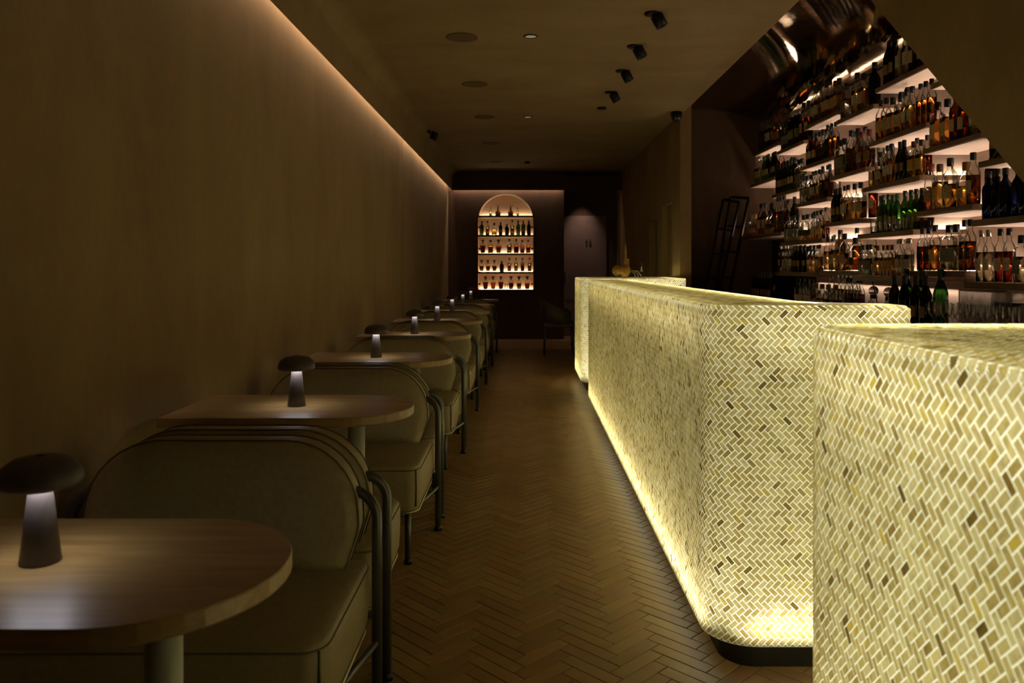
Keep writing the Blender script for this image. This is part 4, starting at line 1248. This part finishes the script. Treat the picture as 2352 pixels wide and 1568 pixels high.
# ------------------------------------------------------------------ ladder leaning at the bar end
def beam(p0, p1, w=.018): return tube([p0, p1], w, 4)
for nm, (tl, tr, bl, br), lab in (('step_ladder', ((2.213, 8.72, 1.995), (2.37, 8.66, 1.96), (1.79, 8.72, 0.0), (1.905, 8.66, 0.0)), 'narrow black metal ladder frame leaning at the bar end, front of two'),
                                  ('step_ladder', ((2.31, 8.80, 2.03), (2.485, 8.70, 2.01), (1.965, 8.80, 0.0), (2.07, 8.70, 0.0)), 'narrow black metal ladder frame leaning at the bar end, taller rear one')):
    r_ = empty(nm, bl, 0, lab, 'ladder', 'black ladder frames at the bar end')
    o_ = Vector(bl)
    tl, tr, bl, br = [Vector(p) - o_ for p in (tl, tr, bl, br)]
    obj('rail', *beam(bl, tl), M_BLACK, r_); obj('rail', *beam(br, tr), M_BLACK, r_)
    obj('top_bar', *beam(tl, tr, .016), M_BLACK, r_)
    for k in range(6):
        s = .14 + .14 * k
        obj('rung', *beam(bl.lerp(tl, s), br.lerp(tr, s), .011), M_BLACK, r_)

# ------------------------------------------------------------------ brass tap tower on the far counter
tp = empty('beer_tap', (1.03, 8.02, BH + .0015), 0, 'brass drum beer tap with a tall tapered handle on the far counter', 'beer tap')
obj('pedestal', *rbox(-.045, .02, -.03, .05, 0, .05, .006), M_BRASS, tp)
ax = Vector((-.55, .83, 0)).normalized()
Q = Matrix.Translation((.0, -.05, .077)) @ ax.to_track_quat('Z', 'Y').to_matrix().to_4x4()
def cyl(r, z0, z1): return lathe([(0, z0), (r * .96, z0), (r, z0 + .003), (r, z1 - .003), (r * .96, z1), (0, z1)], 28)
mb = MB(); mb.add(cyl(.040, 0, .15), Q); mb.build('drum', M_BRASS, tp, True)
for z0 in (-.008, .145):
    mb = MB(); mb.add(cyl(.054, z0, z0 + .016), Q); fl = mb.build('flange', M_BRASS, tp, True)
    mb = None
    for k in range(8):
        a = 2 * PI * k / 8; m2 = MB(); m2.add(lathe([(0, -.004), (.0042, -.004), (.0042, .02), (0, .02)], 6), Q @ Matrix.Translation((.043 * math.cos(a), .043 * math.sin(a), z0)))
        m2.build('bolt', M_COPPER, fl)
obj('handle', *lathe([(0, .125), (.016, .125), (.018, .16), (.012, .23), (.010, .30), (.004, .345), (0, .352)], 12), M_BRASS, tp, True).location = (.0, 0, 0)
obj('valve_block', *rbox(.006, .034, -.02, .012, .125, .20, .004), M_BRASS, tp)
obj('valve_knob', *lathe([(0, -.008), (.007, -.004), (.007, .004), (0, .008)], 10), M_CHROME, tp, True).location = (.034, -.025, .135)
sp_ = obj('spout', *tube(fillet([(.05, -.03, .075), (.12, -.03, .075), (.155, -.03, .02)], [.02], 5), .0055, 8), M_CHROME, tp, True)
for k in range(2): obj('spout', *tube(fillet([(.06 + .03 * k, .0, .06), (.085 + .03 * k, .0, .055), (.10 + .03 * k, .0, .015)], [.008], 4), .004, 8), M_CHROME, tp, True)
obj('tap_cross', *tube([(.14, -.03, .075), (.175, -.03, .075)], .005, 8), M_CHROME, tp, True)
obj('tap_lever', *tube([(.155, -.03, .075), (.158, -.03, .12), (.162, -.03, .165)], [.005, .007, .003], 8), M_CHROME, tp, True)

# leave no unnamed slots: every bottle mesh keeps its object material
print('BOTTLES', NBOT, 'OBJECTS', len(COL.objects))
